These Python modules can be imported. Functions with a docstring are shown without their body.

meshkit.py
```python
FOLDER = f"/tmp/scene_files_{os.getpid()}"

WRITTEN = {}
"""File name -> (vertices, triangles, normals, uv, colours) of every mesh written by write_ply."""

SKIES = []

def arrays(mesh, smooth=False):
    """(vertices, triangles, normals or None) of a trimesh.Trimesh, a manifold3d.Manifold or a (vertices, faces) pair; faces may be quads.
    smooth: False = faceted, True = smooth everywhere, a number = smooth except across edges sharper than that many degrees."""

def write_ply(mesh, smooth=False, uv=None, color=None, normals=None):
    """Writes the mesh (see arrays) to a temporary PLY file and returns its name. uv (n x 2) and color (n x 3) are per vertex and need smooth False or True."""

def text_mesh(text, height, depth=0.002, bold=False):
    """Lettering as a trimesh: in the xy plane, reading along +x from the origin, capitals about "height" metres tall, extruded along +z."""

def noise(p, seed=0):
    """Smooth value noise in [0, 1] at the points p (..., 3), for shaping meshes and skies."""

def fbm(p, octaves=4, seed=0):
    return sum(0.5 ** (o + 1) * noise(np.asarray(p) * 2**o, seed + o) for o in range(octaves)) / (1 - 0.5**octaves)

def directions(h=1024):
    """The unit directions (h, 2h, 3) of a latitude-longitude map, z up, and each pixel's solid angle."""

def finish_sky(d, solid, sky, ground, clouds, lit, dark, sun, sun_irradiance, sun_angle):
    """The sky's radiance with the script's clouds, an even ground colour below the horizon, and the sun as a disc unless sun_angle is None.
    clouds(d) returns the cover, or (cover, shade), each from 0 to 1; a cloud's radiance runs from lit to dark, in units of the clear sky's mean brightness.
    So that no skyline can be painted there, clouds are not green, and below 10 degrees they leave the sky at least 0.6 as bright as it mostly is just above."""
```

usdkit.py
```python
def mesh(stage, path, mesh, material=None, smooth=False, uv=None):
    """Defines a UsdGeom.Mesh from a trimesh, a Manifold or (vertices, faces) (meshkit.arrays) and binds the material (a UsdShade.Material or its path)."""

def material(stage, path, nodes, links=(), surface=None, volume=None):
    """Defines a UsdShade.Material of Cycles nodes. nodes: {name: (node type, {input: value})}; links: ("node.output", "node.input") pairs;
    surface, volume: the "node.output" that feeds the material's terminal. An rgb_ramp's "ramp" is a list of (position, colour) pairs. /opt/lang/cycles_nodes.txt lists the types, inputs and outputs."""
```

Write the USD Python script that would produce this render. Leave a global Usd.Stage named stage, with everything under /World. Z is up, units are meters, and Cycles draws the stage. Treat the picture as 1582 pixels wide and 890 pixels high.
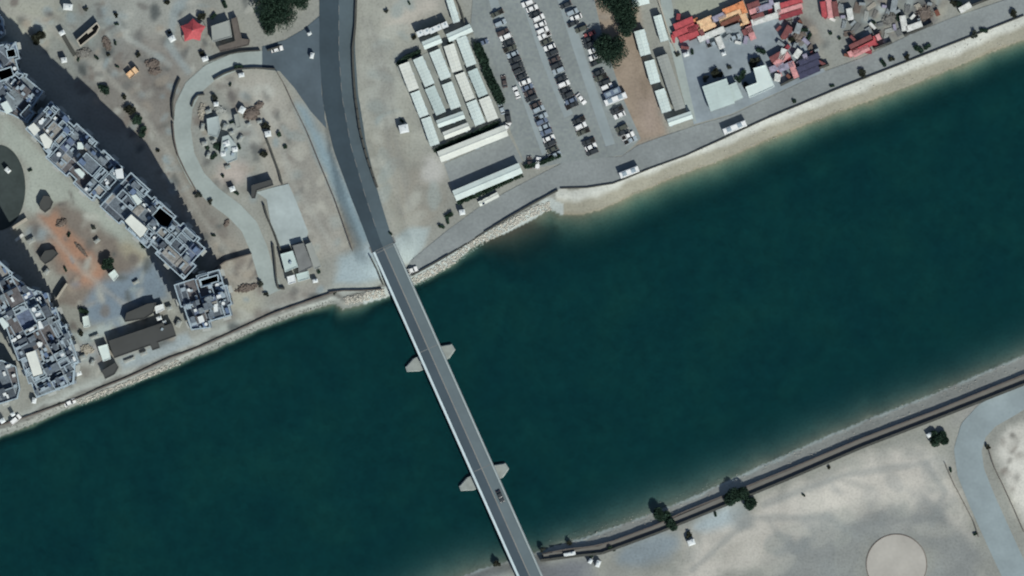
import math, random, numpy as np, shapely, shapely.ops, shapely.affinity, manifold3d as m3, usdkit, meshkit
from shapely.geometry import Polygon, LineString, Point
from scipy.spatial import cKDTree
from pxr import Usd, UsdGeom, UsdLux, UsdShade, Gf, Sdf, Vt
random.seed(7); rng = np.random.default_rng(7)
stage = Usd.Stage.CreateInMemory()
UsdGeom.SetStageUpAxis(stage, 'Z'); UsdGeom.SetStageMetersPerUnit(stage, 1.0)
UsdGeom.Xform.Define(stage, '/World')
# ---------------------------------------------------------------- camera, sky, sun, exposure
ALT, SPAN = 8000.0, 395.5                     # looking straight down from high above, 395.5 m across
cam = UsdGeom.Camera.Define(stage, '/World/camera')
cam.AddTranslateOp().Set((0, 0, ALT))
cam.CreateHorizontalApertureAttr(36.0); cam.CreateFocalLengthAttr(36.0 * ALT / SPAN)
cam.CreateClippingRangeAttr((10.0, 20000.0))
cam.CreateFocusDistanceAttr(ALT / 2); cam.CreateFStopAttr(36.0 * ALT / SPAN / 1000 / 0.7)   # slightly soft optics
cam.CreateExposureAttr(-0.36)
SUN = np.array([0.5, -0.866, 1.0]); SUN /= np.linalg.norm(SUN)       # towards the sun: south-south-east, 45 degrees up
ELEV, ROT = math.asin(SUN[2]), math.atan2(SUN[0], SUN[1])
sun = UsdLux.DistantLight.Define(stage, '/World/sun')
sun.CreateNormalizeAttr(True); sun.CreateIntensityAttr(1.2); sun.CreateAngleAttr(0.5); sun.CreateColorAttr((0.985, 0.96, 0.875))
sun.AddTransformOp().Set(Gf.Matrix4d().SetRotate(Gf.Rotation(Gf.Vec3d(0, 0, 1), Gf.Vec3d(*map(float, SUN)))))
dome = UsdLux.DomeLight.Define(stage, '/World/sky')
skym = usdkit.material(stage, '/World/Looks/sky', {
    's': ('sky_texture', {'sky_type': 'single_scattering', 'sun_disc': False, 'sun_elevation': ELEV, 'sun_rotation': ROT, 'altitude': 100.0}),
    'b': ('background_shader', {'strength': 0.085})}, [('s.color', 'b.color')], surface='b.background')
UsdShade.MaterialBindingAPI.Apply(dome.GetPrim()).Bind(skym)
dome.GetPrim().SetCustomDataByKey('kind', 'structure')
# ---------------------------------------------------------------- helpers
S = 0.25                                      # the survey grid: one unit is a quarter of a metre, u to the east, v to the south
def W(u, v): return (u - 791) * S, (445 - v) * S
def WP(pts): return [W(*p) for p in pts]
def lin(c): return tuple(((x / 255 + 0.055) / 1.055) ** 2.4 if x > 10 else x / 255 / 12.92 for x in c)
names = {}
def numbered(parent, name):
    k = (parent, name); n = names.get(k, 0); names[k] = n + 1
    return f'{parent}/{name}' + (f'_{n:03d}' if n else '')
def data(prim, label=None, cat=None, group=None, kind=None):
    for k, v in (('label', label), ('category', cat), ('group', group), ('kind', kind)):
        if v: prim.SetCustomDataByKey(k, v)
    return prim
def thing(name, label, cat, u=0, v=0, z=None, ang=0.0, group=None, sc=None):
    x, y = W(u, v)
    xf = UsdGeom.Xform.Define(stage, numbered('/World', name))
    xf.AddTranslateOp().Set((x, y, gz(x, y) if z is None else z))
    if ang: xf.AddRotateZOp().Set(ang)
    if sc: xf.AddScaleOp().Set((sc, sc, sc) if np.isscalar(sc) else tuple(map(float, sc)))
    data(xf.GetPrim(), label, cat, group)
    return xf.GetPrim()
def part(parent, name, mesh, mat, label=None, kind=None, smooth=False):
    p = usdkit.mesh(stage, numbered(str(parent.GetPath()) if not isinstance(parent, str) else parent, name), mesh, mat, smooth=smooth).GetPrim()
    return data(p, label, kind=kind)
def struct(name, mesh, mat, smooth=False): return part('/World', name, mesh, mat, kind='structure', smooth=smooth)
def copy(proto, name, label, cat, u, v, ang=0.0, group=None, z=None, sc=None):
    p = thing(name, label, cat, u, v, z, ang, group, sc)
    p.GetReferences().AddInternalReference(proto); p.SetInstanceable(True)
    return p
protos = {}
def inst(key, build, name, label, cat, u, v, ang=0.0, group=None, z=None, sc=None):
    """The first of a kind is built with its parts; the others refer to it."""
    if key in protos: return copy(protos[key], name, label, cat, u, v, ang, group, z, sc)
    t = thing(name, label, cat, u, v, z, ang, group, sc); build(t); protos[key] = t.GetPath(); return t
def cat(*ms):
    ms = [m for m in ms if m is not None and len(m[0])]
    V, F, n = [], [], 0
    for v, f in ms: V.append(np.asarray(v, float)); F.append(np.asarray(f, int) + n); n += len(v)
    return np.vstack(V), np.vstack(F)
BF = np.array([[0,2,1],[0,3,2],[4,5,6],[4,6,7],[0,1,5],[0,5,4],[1,2,6],[1,6,5],[2,3,7],[2,7,6],[3,0,4],[3,4,7]])
def box(cx, cy, z0, lx, ly, z1, ang=0.0, top=1.0):
    c = np.array([[-1,-1],[1,-1],[1,1],[-1,1]]) * [lx / 2, ly / 2]
    a = math.radians(ang); R = np.array([[math.cos(a), math.sin(a)], [-math.sin(a), math.cos(a)]])
    b, t = c @ R + [cx, cy], (c * top) @ R + [cx, cy]
    return np.vstack([np.c_[b, np.full(4, z0)], np.c_[t, np.full(4, z1)]]), BF
def prism(poly, z0, z1):
    """Extrudes a shapely polygon (in metres)."""
    out = []
    for g in getattr(poly, 'geoms', [poly]):
        if g.is_empty or g.area < 1e-4: continue
        g = shapely.geometry.polygon.orient(g.simplify(0.01))
        rings = [np.array(r.coords)[:-1] for r in (g.exterior, *g.interiors)]
        m = m3.CrossSection(rings, m3.FillRule.EvenOdd).extrude(z1 - z0).to_mesh()
        v = np.array(m.vert_properties[:, :3]); v[:, 2] += z0
        out.append((v, np.array(m.tri_verts)))
    return cat(*out)
def PP(pts): return Polygon(WP(pts)).buffer(0)
def hull(pts):
    m = m3.Manifold.hull_points(np.asarray(pts, float)).to_mesh()
    return np.array(m.vert_properties[:, :3]), np.array(m.tri_verts)
def cyl(cx, cy, z0, r, z1, n=12, r2=None):
    a = np.arange(n) * 2 * np.pi / n; r2 = r if r2 is None else r2
    ring = np.c_[np.cos(a), np.sin(a)]
    return hull(np.vstack([np.c_[ring * r + [cx, cy], np.full(n, z0)], np.c_[ring * max(r2, .02) + [cx, cy], np.full(n, z1)]]))
def cyl_y(x, y0, y1, z, r, n=12):
    a = np.arange(n) * 2 * np.pi / n
    return hull(np.vstack([np.c_[x + r * np.cos(a), np.full(n, y), z + r * np.sin(a)] for y in (y0, y1)]))
def shift(m, d): return np.asarray(m[0]) + d, m[1]
def quads(c, a, b):
    """One quad per row: centre c, half axes a and b."""
    n = len(c); v = np.stack([c - a - b, c + a - b, c + a + b, c - a + b], 1).reshape(-1, 3)
    i = np.arange(n)[:, None] * 4
    return v, np.vstack([i + [0, 1, 2], i + [0, 2, 3]])
# ---------------------------------------------------------------- materials
def mat(name, c, var=0.16, scale=0.35, rough=0.85, fine=2.5, bump=0.0, metal=0.0, tint=None, spec=0.3, obj=False):
    """Plain weathered surface: the colour, broad mottling, fine grain."""
    c = np.array(lin(c)); d = c * (1 - var); l = np.minimum(c * (1 + var), .85)
    t = np.array(lin(tint)) if tint else c * (1 - var * .6)
    nodes = {'g': ('texture_coordinate', {}) if obj else ('geometry', {}),
             'n': ('noise_texture', {'scale': scale, 'detail': 5.0, 'roughness': 0.62}),
             'f': ('noise_texture', {'scale': fine, 'detail': 3.0, 'roughness': 0.7}),
             'r': ('rgb_ramp', {'ramp': [(0.28, tuple(d)), (0.5, tuple(c)), (0.72, tuple(l))]}),
             'r2': ('rgb_ramp', {'ramp': [(0.35, (1, 1, 1)), (0.75, tuple(np.clip(t / np.maximum(c, 1e-4), 0, 1.3)))]}),
             'm': ('mix', {'mix_type': 'multiply', 'fac': 1.0}),
             'p': ('principled_bsdf', {'roughness': rough, 'metallic': metal, 'specular_ior_level': spec})}
    src = 'g.object' if obj else 'g.position'
    links = [(src, 'n.vector'), (src, 'f.vector'), ('n.fac', 'r.fac'), ('f.fac', 'r2.fac'), ('r.color', 'm.color1'), ('r2.color', 'm.color2'), ('m.color', 'p.base_color')]
    if bump:
        nodes['b'] = ('bump', {'strength': bump, 'distance': 0.1}); links += [('f.fac', 'b.height'), ('b.normal', 'p.normal')]
    return usdkit.material(stage, '/World/Looks/' + name, nodes, links, surface='p.BSDF')
M = {}
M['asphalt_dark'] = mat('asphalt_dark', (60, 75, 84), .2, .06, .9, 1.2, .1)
M['asphalt_pale'] = mat('asphalt_pale', (84, 99, 106), .18, .06, .9, 1.2)  # paler asphalt of the east carriageway
M['patrol'] = mat('patrol', (112, 112, 108), .12, .1, .9, .8)
M['apron'] = mat('apron', (83, 97, 106), .2, .08, .9, 1.0)
M['asphalt_old'] = mat('asphalt_old', (137, 145, 145), .2, .05, .9, .8, tint=(118, 124, 126))
M['asphalt_lot'] = mat('asphalt_lot', (136, 145, 143), .14, .07, .9, .7, tint=(118, 126, 130))
M['track'] = mat('track', (158, 170, 168), .2, .06, .95, .8)
M['blue_track'] = mat('blue_track', (143, 157, 161), .18, .06, .95, .8)
M['stall'] = mat('stall', (142, 154, 157), .12, .09, .9, .8); M['camp_floor'] = mat('camp_floor', (140, 146, 142), .15, .15, .9, .8)
M['yard'] = mat('yard', (136, 148, 155), .24, .08, .9, .6)
M['pad_light'] = mat('pad_light', (164, 177, 178), .16, .12, .9, .8)
M['pad_blue'] = mat('pad_blue', (126, 136, 145), .1, .06, .9, .6)
M['pad_disc'] = mat('pad_disc', (172, 170, 163), .14, .08, .9, .7)
M['concrete'] = mat('concrete', (165, 170, 166), .12, .3, .85, 2.0)
M['concrete_dark'] = mat('concrete_dark', (118, 122, 122), .15, .3, .85, 2.0)
M['pier_concrete'] = mat('pier_concrete', (148, 156, 153), .15, .5, .9, 1.5)
M['kerb'] = mat('kerb', (196, 214, 219), .1, .3, .85, 2.0)
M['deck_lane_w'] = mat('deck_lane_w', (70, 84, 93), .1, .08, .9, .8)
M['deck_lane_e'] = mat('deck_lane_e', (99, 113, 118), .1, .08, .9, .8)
M['roof_white'] = mat('roof_white', (203, 216, 212), .12, .12, .6, .9, tint=(196, 212, 211))
M['roof_cream'] = mat('roof_cream', (214, 219, 211), .12, .12, .6, .9, tint=(206, 212, 206))
M['roof_grey'] = mat('roof_grey', (150, 156, 152), .1, .15, .6, .9)
M['roof_teal'] = mat('roof_teal', (184, 201, 199), .1, .15, .6, .9)
M['roof_dark'] = mat('roof_dark', (70, 73, 73), .12, .15, .8, 1.0)
M['wall_white'] = mat('wall_white', (200, 203, 198), .08, .3, .8, 2.0)
M['wall_sand'] = mat('wall_sand', (172, 168, 156), .1, .3, .85, 2.0)
M['wall_blue'] = mat('wall_blue', (150, 162, 172), .15, .2, .8, 1.5)
M['wall_dark'] = mat('wall_dark', (76, 78, 74), .15, .4, .85, 2.0)
M['wall_brown'] = mat('wall_brown', (100, 95, 90), .15, .4, .85, 2.0)
for k, c in (('deck_a', (112, 124, 134)), ('deck_b', (128, 140, 147)), ('deck_c', (88, 98, 108)), ('deck_d', (150, 150, 146)), ('deck_e', (104, 102, 104)), ('deck_f', (104, 118, 142))):
    M[k] = mat(k, c, .3, .35, .85, 1.3, tint=tuple(x * .72 for x in c))
M['parapet'] = mat('parapet', (160, 178, 188), .14, .3, .8, 1.5)
M['rooftop_metal'] = mat('rooftop_metal', (152, 168, 178), .2, .5, .5, 2.0)
M['rooftop_white'] = mat('rooftop_white', (214, 221, 222), .08, .5, .5, 2.0)
M['rooftop_blue'] = mat('rooftop_blue', (98, 118, 146), .25, .5, .5, 2.0)
M['glass'] = usdkit.material(stage, '/World/Looks/dark_glass', {'p': ('principled_bsdf', {'base_color': (.015, .02, .024), 'roughness': .08})}, surface='p.BSDF')
M['tyre'] = mat('tyre', (34, 34, 34), .1, 1, .9)
M['lamp_clear'] = mat('lamp_clear', (215, 215, 210), .02, 1, .2)
M['lamp_red'] = mat('lamp_red', (150, 25, 22), .02, 1, .3)
M['bark'] = mat('bark', (88, 76, 64), .2, 2, .95)
M['steel'] = mat('steel', (120, 126, 128), .1, .5, .5)
M['rock'] = mat('rock', (196, 194, 184), .2, .8, .95, 3.0)
M['rock_dark'] = mat('rock_dark', (104, 105, 99), .2, .8, .95, 3.0)
M['spoil'] = mat('spoil', (118, 109, 102), .2, .4, .95, 2.0); M['spoil_grey'] = mat('spoil_grey', (126, 126, 122), .2, .4, .95, 2.0)
M['line_paint'] = mat('line_paint', (134, 134, 130), .12, .5, .8, 3.0)
def paint(name, c, rough=.3): 
    M[name] = mat(name, c, .06, .8, rough, 3.0, spec=.5, obj=True); return M[name]
for k, c in (('white', (232, 235, 234)), ('silver', (158, 172, 180)), ('dark', (58, 63, 66)), ('blue', (104, 118, 138)), ('olive', (84, 88, 80)), ('red', (146, 82, 82)), ('brown', (80, 72, 70))):
    paint('car_' + k, c)
for k, c in (('red', (190, 86, 92)), ('dark_red', (150, 66, 74)), ('pink', (222, 162, 162)), ('orange', (230, 152, 104)), ('peach', (240, 202, 160)), ('rust', (128, 82, 68)), ('white', (222, 226, 222)), ('blue', (68, 71, 96)), ('lilac', (160, 158, 178)), ('grey', (150, 160, 164)), ('maroon', (130, 80, 80))):
    M['box_' + k] = mat('box_' + k, c, .18, .5, .6, 1.6, tint=tuple(x * .8 for x in c), obj=True)
def leaf(name, c):
    c = lin(c)
    M[name] = usdkit.material(stage, '/World/Looks/' + name, {
        'g': ('geometry', {}), 'n': ('noise_texture', {'scale': .6, 'detail': 2.0}),
        'r': ('rgb_ramp', {'ramp': [(.3, tuple(x * .55 for x in c)), (.7, tuple(x * 1.35 for x in c))]}),
        'd': ('diffuse_bsdf', {}), 't': ('translucent_bsdf', {}), 'm': ('mix_closure', {'fac': .22})},
        [('g.position', 'n.vector'), ('n.fac', 'r.fac'), ('r.color', 'd.color'), ('r.color', 't.color'), ('d.BSDF', 'm.closure1'), ('t.BSDF', 'm.closure2')], surface='m.closure')
leaf('leaf_deep', (56, 76, 64)); leaf('leaf_dry', (62, 66, 56)); leaf('leaf_grey', (72, 78, 72))
# ---------------------------------------------------------------- the ground: one sheet with the canal cut into it
# shore: (u, v, bank width m, slope under water)
NORTH = [(-12000, 5720, 5, 2.), (-700, 967, 5, 2.), (0, 676, 5, 2.), (60, 652, 5, 2.), (110, 630, 5, 2.), (170, 607, 5, 2.), (230, 583, 5, 2.), (275, 563, 5, 2.), (330, 541, 5, 2.), (400, 509, 5, 2.), (460, 487, 4, 1.7), (515, 469, 4, .8), (530, 478, 4, .6), (556, 472, 4, .6), (594, 461, 4, 1.2), (620, 450, 4, 1.4), (640, 440, 5, 1.4), (670, 425, 5, 1.3), (702, 406, 5, 1.), (735, 378, 5, .6), (780, 361, 5, .25), (830, 336, 5, .22), (848, 322, 5, .25), (866, 332, 9, .25), (900, 332, 9, .28), (930, 324, 9, .3), (975, 303, 9, .32), (1040, 275, 9, .33), (1120, 246, 9, .33), (1180, 220, 9, .35), (1278, 180, 9, .4), (1360, 150, 9, .4), (1438, 121, 9, .42), (1510, 90, 9, .42), (1582, 62, 9, .42), (2300, -240, 9, .42), (13000, -4734, 9, .42)]
SOUTH = [(13000, -4256, 9, .3), (2300, 238, 9, .3), (1582, 548, 9, .3), (1531, 570, 9, .3), (1443, 608, 9, .3), (1364, 638, 9, .3), (1290, 668, 9, .3), (1180, 717, 9, .28), (1100, 754, 9, .25), (1040, 780, 9, .23), (980, 803, 8, .23), (900, 831, 6, .3), (850, 846, 5, .35), (800, 862, 5, .3), (740, 880, 5, .22), (680, 905, 6, .2), (560, 960, 9, .25), (-400, 1365, 9, .3), (-12000, 6240, 9, .3)]
ZW, DEEP = -2.0, 8.0
def dense(line):
    out = []
    for a, b in zip(line, line[1:]):
        n = max(1, min(400, int(math.hypot(b[0] - a[0], b[1] - a[1]) / 3)))
        for t in range(n): out.append([p + (q - p) * t / n for p, q in zip(a, b)])
    return np.array(out)
SH = np.vstack([dense(NORTH), dense(SOUTH)]); SHXY = np.c_[(SH[:, 0] - 791) * S, (445 - SH[:, 1]) * S]
# natural wobble of the water's edge
SHXY += (np.stack([meshkit.fbm(np.c_[SHXY / 6, np.full(len(SHXY), 3.0 + k)], 3, k) for k in (0, 1)], 1) - .5) * 1.6
tree_sh = cKDTree(SHXY)
WATER = Polygon([W(*p[:2]) for p in NORTH + SOUTH]).buffer(0)
ROADC = LineString(WP([(521, -400), (521, 0), (521, 80), (526, 150), (540, 225), (563, 300), (588, 372), (592.4, 381.7)]))
RLEN = ROADC.length
R0 = ROADC.project(Point(W(524, 130)))
def sstep(t): t = np.clip(t, 0, 1); return t * t * (3 - 2 * t)
ZD = 4.6
def ramp(s): return ZD * sstep((s - R0) / (RLEN - 3 - R0))
def heights(xy, rough=True):
    xy = np.asarray(xy, float)
    d, i = tree_sh.query(xy, k=4); w = 1 / (d + .3) ** 2; w /= w.sum(1, keepdims=True)
    dd = d[:, 0]; bank = (SH[i, 2] * w).sum(1); slope = (SH[i, 3] * w).sum(1)
    wet = shapely.contains_xy(WATER, xy[:, 0], xy[:, 1])
    n1 = meshkit.fbm(np.c_[xy / 7, np.zeros(len(xy))], 4, 5); n2 = meshkit.fbm(np.c_[xy / 1.6, np.zeros(len(xy))], 2, 9)
    land = ZW * (1 - sstep(dd / bank * .93 + .07) ** .8)
    land = np.where(dd > bank, 0, land)
    bed = ZW - DEEP * np.tanh(dd * slope * 1.25 / DEEP) - .03 + (n1 - .5) * .7 * np.minimum(1, dd / 4) * np.exp(-dd / 14)
    h = np.where(wet, bed, land)
    if rough: h = h - np.where(wet, 0, n1 * .16 + n2 * .07)
    pts = shapely.points(xy); near = np.abs(xy[:, 0] + 60) < 60
    near &= (xy[:, 1] > 0) & (xy[:, 1] < 115)
    if near.any():
        s = shapely.line_locate_point(ROADC, pts[near]); dist = shapely.distance(ROADC, pts[near])
        hr = ramp(s) - np.maximum(0, dist - 7.0) / 1.05
        h[near] = np.where(hr > h[near], hr - (.06 + n1[near] * .1 if rough else 0), h[near])
    return h
def gz(x, y): return float(heights([[x, y]], False)[0])
def axis(lo, hi, step, far):
    mid = np.arange(lo, hi + step / 2, step); out, s = [hi], step
    while out[-1] < far: s *= 1.35; out.append(out[-1] + s)
    out = np.array(out[1:]); return np.r_[(-out[::-1] + lo + hi), mid, out]
gx, gy = axis(-204, 204, .75, 3000), axis(-117, 117, .75, 3000)
X, Y = np.meshgrid(gx, gy); XY = np.c_[X.ravel(), Y.ravel()]
H = heights(XY)
U, V = XY[:, 0] / S + 791, 445 - XY[:, 1] / S
inner = (np.abs(XY[:, 0]) < 230) & (np.abs(XY[:, 1]) < 150)
soil = np.tile(np.array(lin((152, 149, 140))), (len(XY), 1))
UVp = shapely.points(np.c_[U, V]); idx = np.nonzero(inner)[0]
wob = (meshkit.fbm(np.c_[U, V, np.zeros(len(U))] / [22, 22, 1], 4, 21) - .5)
def lay(poly, c, soft=6.0, amount=1.0, wobble=14.0):
    """Soil of another kind over the area, with a soft uneven edge."""
    g = Polygon(poly) if isinstance(poly, list) else poly
    x0, y0, x1, y1 = g.bounds; k = idx[(U[idx] > x0 - 60) & (U[idx] < x1 + 60) & (V[idx] > y0 - 60) & (V[idx] < y1 + 60)]
    if not len(k): return
    ins = shapely.contains(g, UVp[k]); d = shapely.distance(g.boundary, UVp[k]) * np.where(ins, 1, -1) + wob[k] * wobble
    a = sstep(d / soft * .5 + .5)[:, None] * amount
    soil[k] = soil[k] * (1 - a) + np.array(lin(c)) * a
def ell(u, v, a, b, r=0): return shapely.affinity.rotate(shapely.affinity.scale(Point(u, v).buffer(1, 24), a, b), r)
# land north of the canal
lay(ell(60, 40, 60, 40), (170, 166, 152), 40); lay(ell(150, 70, 70, 60), (138, 140, 136), 40, .9, 40); lay(ell(245, 120, 50, 90), (138, 130, 122), 40, .9, 40)
lay(ell(200, 140, 70, 70), (132, 125, 118), 40, .9, 40); lay(ell(290, 310, 36, 110, -34), (138, 130, 121), 30, .9, 40); lay(ell(360, 420, 50, 45), (160, 150, 138), 30, .9, 30)
lay(ell(240, 20, 60, 30), (160, 158, 150), 30, .8, 30)
lay([(330, 115), (410, 105), (445, 150), (520, 300), (545, 385), (480, 400), (420, 290), (380, 200)], (168, 161, 150), 16)
lay(ell(470, 290, 30, 90, -22), (148, 142, 133), 30, .8, 30); lay(ell(360, 265, 26, 20), (184, 170, 160), 10)
lay(ell(375, 172, 26, 12, 30), (122, 112, 103), 10, .8, 24); lay(ell(350, 210, 45, 40), (158, 160, 156), 20, .7, 30)
lay([(455, 160), (475, 168), (545, 300), (575, 372), (560, 384), (515, 300)], (142, 157, 162), 10, 1, 8)
lay([(552, -20), (650, -20), (640, 60), (615, 90), (640, 200), (680, 300), (690, 330), (640, 350), (606, 360), (575, 260), (552, 170)], (166, 162, 150), 14)
lay(ell(640, 20, 45, 18, -25), (200, 188, 174), 20, .8, 16); lay(ell(600, 230, 25, 40), (152, 146, 134), 25, .9, 30); lay(ell(645, 300, 38, 55), (152, 144, 132), 25, .9, 30)
lay(ell(668, 262, 16, 22), (190, 184, 176), 12, .9); lay(ell(590, 130, 30, 60), (172, 170, 160), 20, .7, 30); lay(ell(665, 40, 24, 12, -20), (150, 145, 128), 12, .8)
lay([(604, 374), (632, 352), (664, 352), (655, 384), (628, 410), (612, 398)], (172, 178, 174), 6, 1, 6)
lay([(524, 398), (572, 374), (604, 430), (560, 448), (520, 436)], (166, 176, 177), 10, 1, 10)
lay([(905, -30), (985, -30), (990, 60), (1030, 208), (985, 226), (960, 170), (925, 70)], (160, 141, 124), 8, 1, 10)
lay(ell(1005, 175, 18, 30), (170, 150, 136), 14, .8)
lay([(1040, 0), (1140, -30), (1120, 20), (1060, 40), (1040, 50)], (158, 157, 142), 10)
lay([(1240, -20), (1290, -20), (1320, 90), (1290, 110), (1255, 40)], (152, 150, 142), 10); lay([(1290, -20), (1465, -20), (1440, 30), (1330, 80), (1300, 70)], (128, 127, 122), 12, 1, 20)
lay(ell(1360, 20, 30, 20), (148, 148, 138), 16, .8, 30); lay(ell(1430, 25, 16, 22), (116, 108, 106), 10); lay(ell(1240, 60, 20, 30), (124, 114, 106), 14, .9, 20); lay(ell(1450, 10, 14, 16), (166, 160, 146), 8)
# the courtyard between the apartment blocks
lay([(0, 172), (22, 192), (62, 236), (112, 288), (160, 326), (226, 386), (215, 402), (150, 346), (105, 312), (60, 336), (36, 318), (45, 260), (0, 214)], (166, 168, 158), 8, 1, 12)
lay([(40, 340), (105, 308), (205, 400), (232, 420), (130, 482), (90, 470), (100, 430), (60, 400)], (132, 121, 112), 10, 1, 24)
lay([(62, 334), (86, 332), (125, 375), (162, 412), (150, 440), (112, 440), (90, 400)], (172, 132, 110), 12, 1, 20); lay(ell(60, 360, 18, 10), (142, 150, 152), 8, .9)
lay([(125, 480), (150, 440), (235, 402), (258, 440), (262, 462), (190, 492), (140, 504)], (126, 137, 147), 10, 1, 12); lay(ell(205, 390, 20, 10, 35), (168, 158, 138), 12)
lay([(110, 515), (190, 492), (196, 502), (130, 532)], (168, 174, 170), 6); lay([(120, 532), (165, 535), (160, 560), (125, 560)], (165, 160, 156), 8)
lay([(-40, 700), (0, 650), (60, 625), (130, 592), (235, 552), (300, 520), (420, 474), (520, 440), (590, 432), (600, 452), (520, 466), (430, 488), (300, 548), (120, 618), (0, 668)], (170, 170, 162), 6, 1, 8)
lay([(180, 555), (240, 530), (290, 512), (300, 530), (190, 575)], (160, 166, 166), 6); lay(ell(380, 470, 22, 22), (172, 166, 150), 16); lay(ell(460, 455, 40, 14, -20), (152, 145, 136), 10, .8)
# the banks
dn, iN = cKDTree(SHXY[:len(dense(NORTH))]).query(XY[idx]); ds, _ = cKDTree(SHXY[len(dense(NORTH)):]).query(XY[idx])
wet = shapely.contains_xy(WATER, XY[idx, 0], XY[idx, 1]); Un = U[idx]; wb = wob[idx]
def strip(k, c, a): soil[idx[k]] = soil[idx[k]] * (1 - a[k][:, None]) + np.array(lin(c)) * a[k][:, None]
b = np.clip((dn + wb * 2.5) / 9.5, 0, 2); e = (Un > 858) & ~wet
strip(e, (156, 149, 133), sstep((1.08 - b) / .1)); strip(e, (204, 200, 189), sstep((b - .38 - wb * .5) / .3) * sstep((1.04 - b) / .07)); strip(e, (150, 138, 116), sstep((.14 - b) / .12) * .5)
w_ = (Un < 600) & ~wet
strip(w_, (120, 117, 111), sstep((5.5 - dn + wb * 3) / 1.5) * sstep((dn - 2) / 1)); strip(w_, (138, 138, 131), sstep((1.8 - dn + wb) / 1.0))
c_ = (Un > 560) & (Un < 870) & ~wet
strip(c_, (176, 178, 172), sstep((4.5 - dn + wb) / 1.0))
strip(~wet & (ds < 40), (152, 150, 143), sstep((10.5 - ds + wb * 2) / 2)); strip(~wet & (ds < 40), (164, 170, 165), sstep((1.2 - ds + wb * 2) / .8))
strip(wet, (122, 120, 104), np.where(wet, 1.0, 0)); strip(wet & (dn < 60), (140, 136, 116), sstep((Un - 900) / 100) * sstep((25 - dn) / 12)); strip(wet, (74, 66, 58), sstep((80 - np.hypot(Un - 800, (V[idx] - 372) * 1.9) + wb * 40) / 40) * .8)
strip(wet & (ds < 60), (132, 136, 124), sstep((25 - ds) / 10))
rp_ = random.Random(99)
def patches(area, n, cols, lo, hi, amt=1.0):
    g = Polygon(area); x0, y0, x1, y1 = g.bounds; k = 0
    while k < n:
        u, v = rp_.uniform(x0, x1), rp_.uniform(y0, y1)
        if not g.contains(Point(u, v)): continue
        k += 1; lay(ell(u, v, rp_.uniform(lo, hi), rp_.uniform(lo, hi) * .6, rp_.uniform(0, 180)), rp_.choice(cols), rp_.uniform(3, 7), amt * rp_.uniform(.45, 1.0), 9)
DULL = [(104, 98, 94), (122, 113, 106), (176, 172, 162), (146, 154, 154), (94, 96, 94), (160, 148, 134), (128, 118, 110), (112, 110, 106)]
patches([(0, 0), (400, 0), (330, 90), (270, 130), (262, 220), (300, 310), (340, 350), (410, 440), (330, 410), (300, 350), (180, 190), (80, 90)], 190, DULL, 3, 13)
patches([(300, 140), (400, 110), (440, 170), (460, 300), (400, 330), (330, 280), (300, 200)], 55, DULL, 3, 12)
patches([(440, 150), (530, 340), (540, 390), (470, 390), (440, 300)], 25, [(140, 134, 126), (176, 170, 158), (156, 158, 152)], 6, 18)
patches([(560, 0), (650, 0), (620, 90), (680, 300), (640, 350), (600, 330), (560, 170)], 34, [(178, 174, 162), (150, 146, 136), (158, 162, 156)], 8, 24)
patches([(40, 340), (110, 300), (235, 420), (262, 470), (300, 520), (180, 570), (60, 630), (130, 560), (90, 460), (100, 430)], 80, DULL + [(126, 136, 146), (178, 176, 166)], 3, 13)
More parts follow.
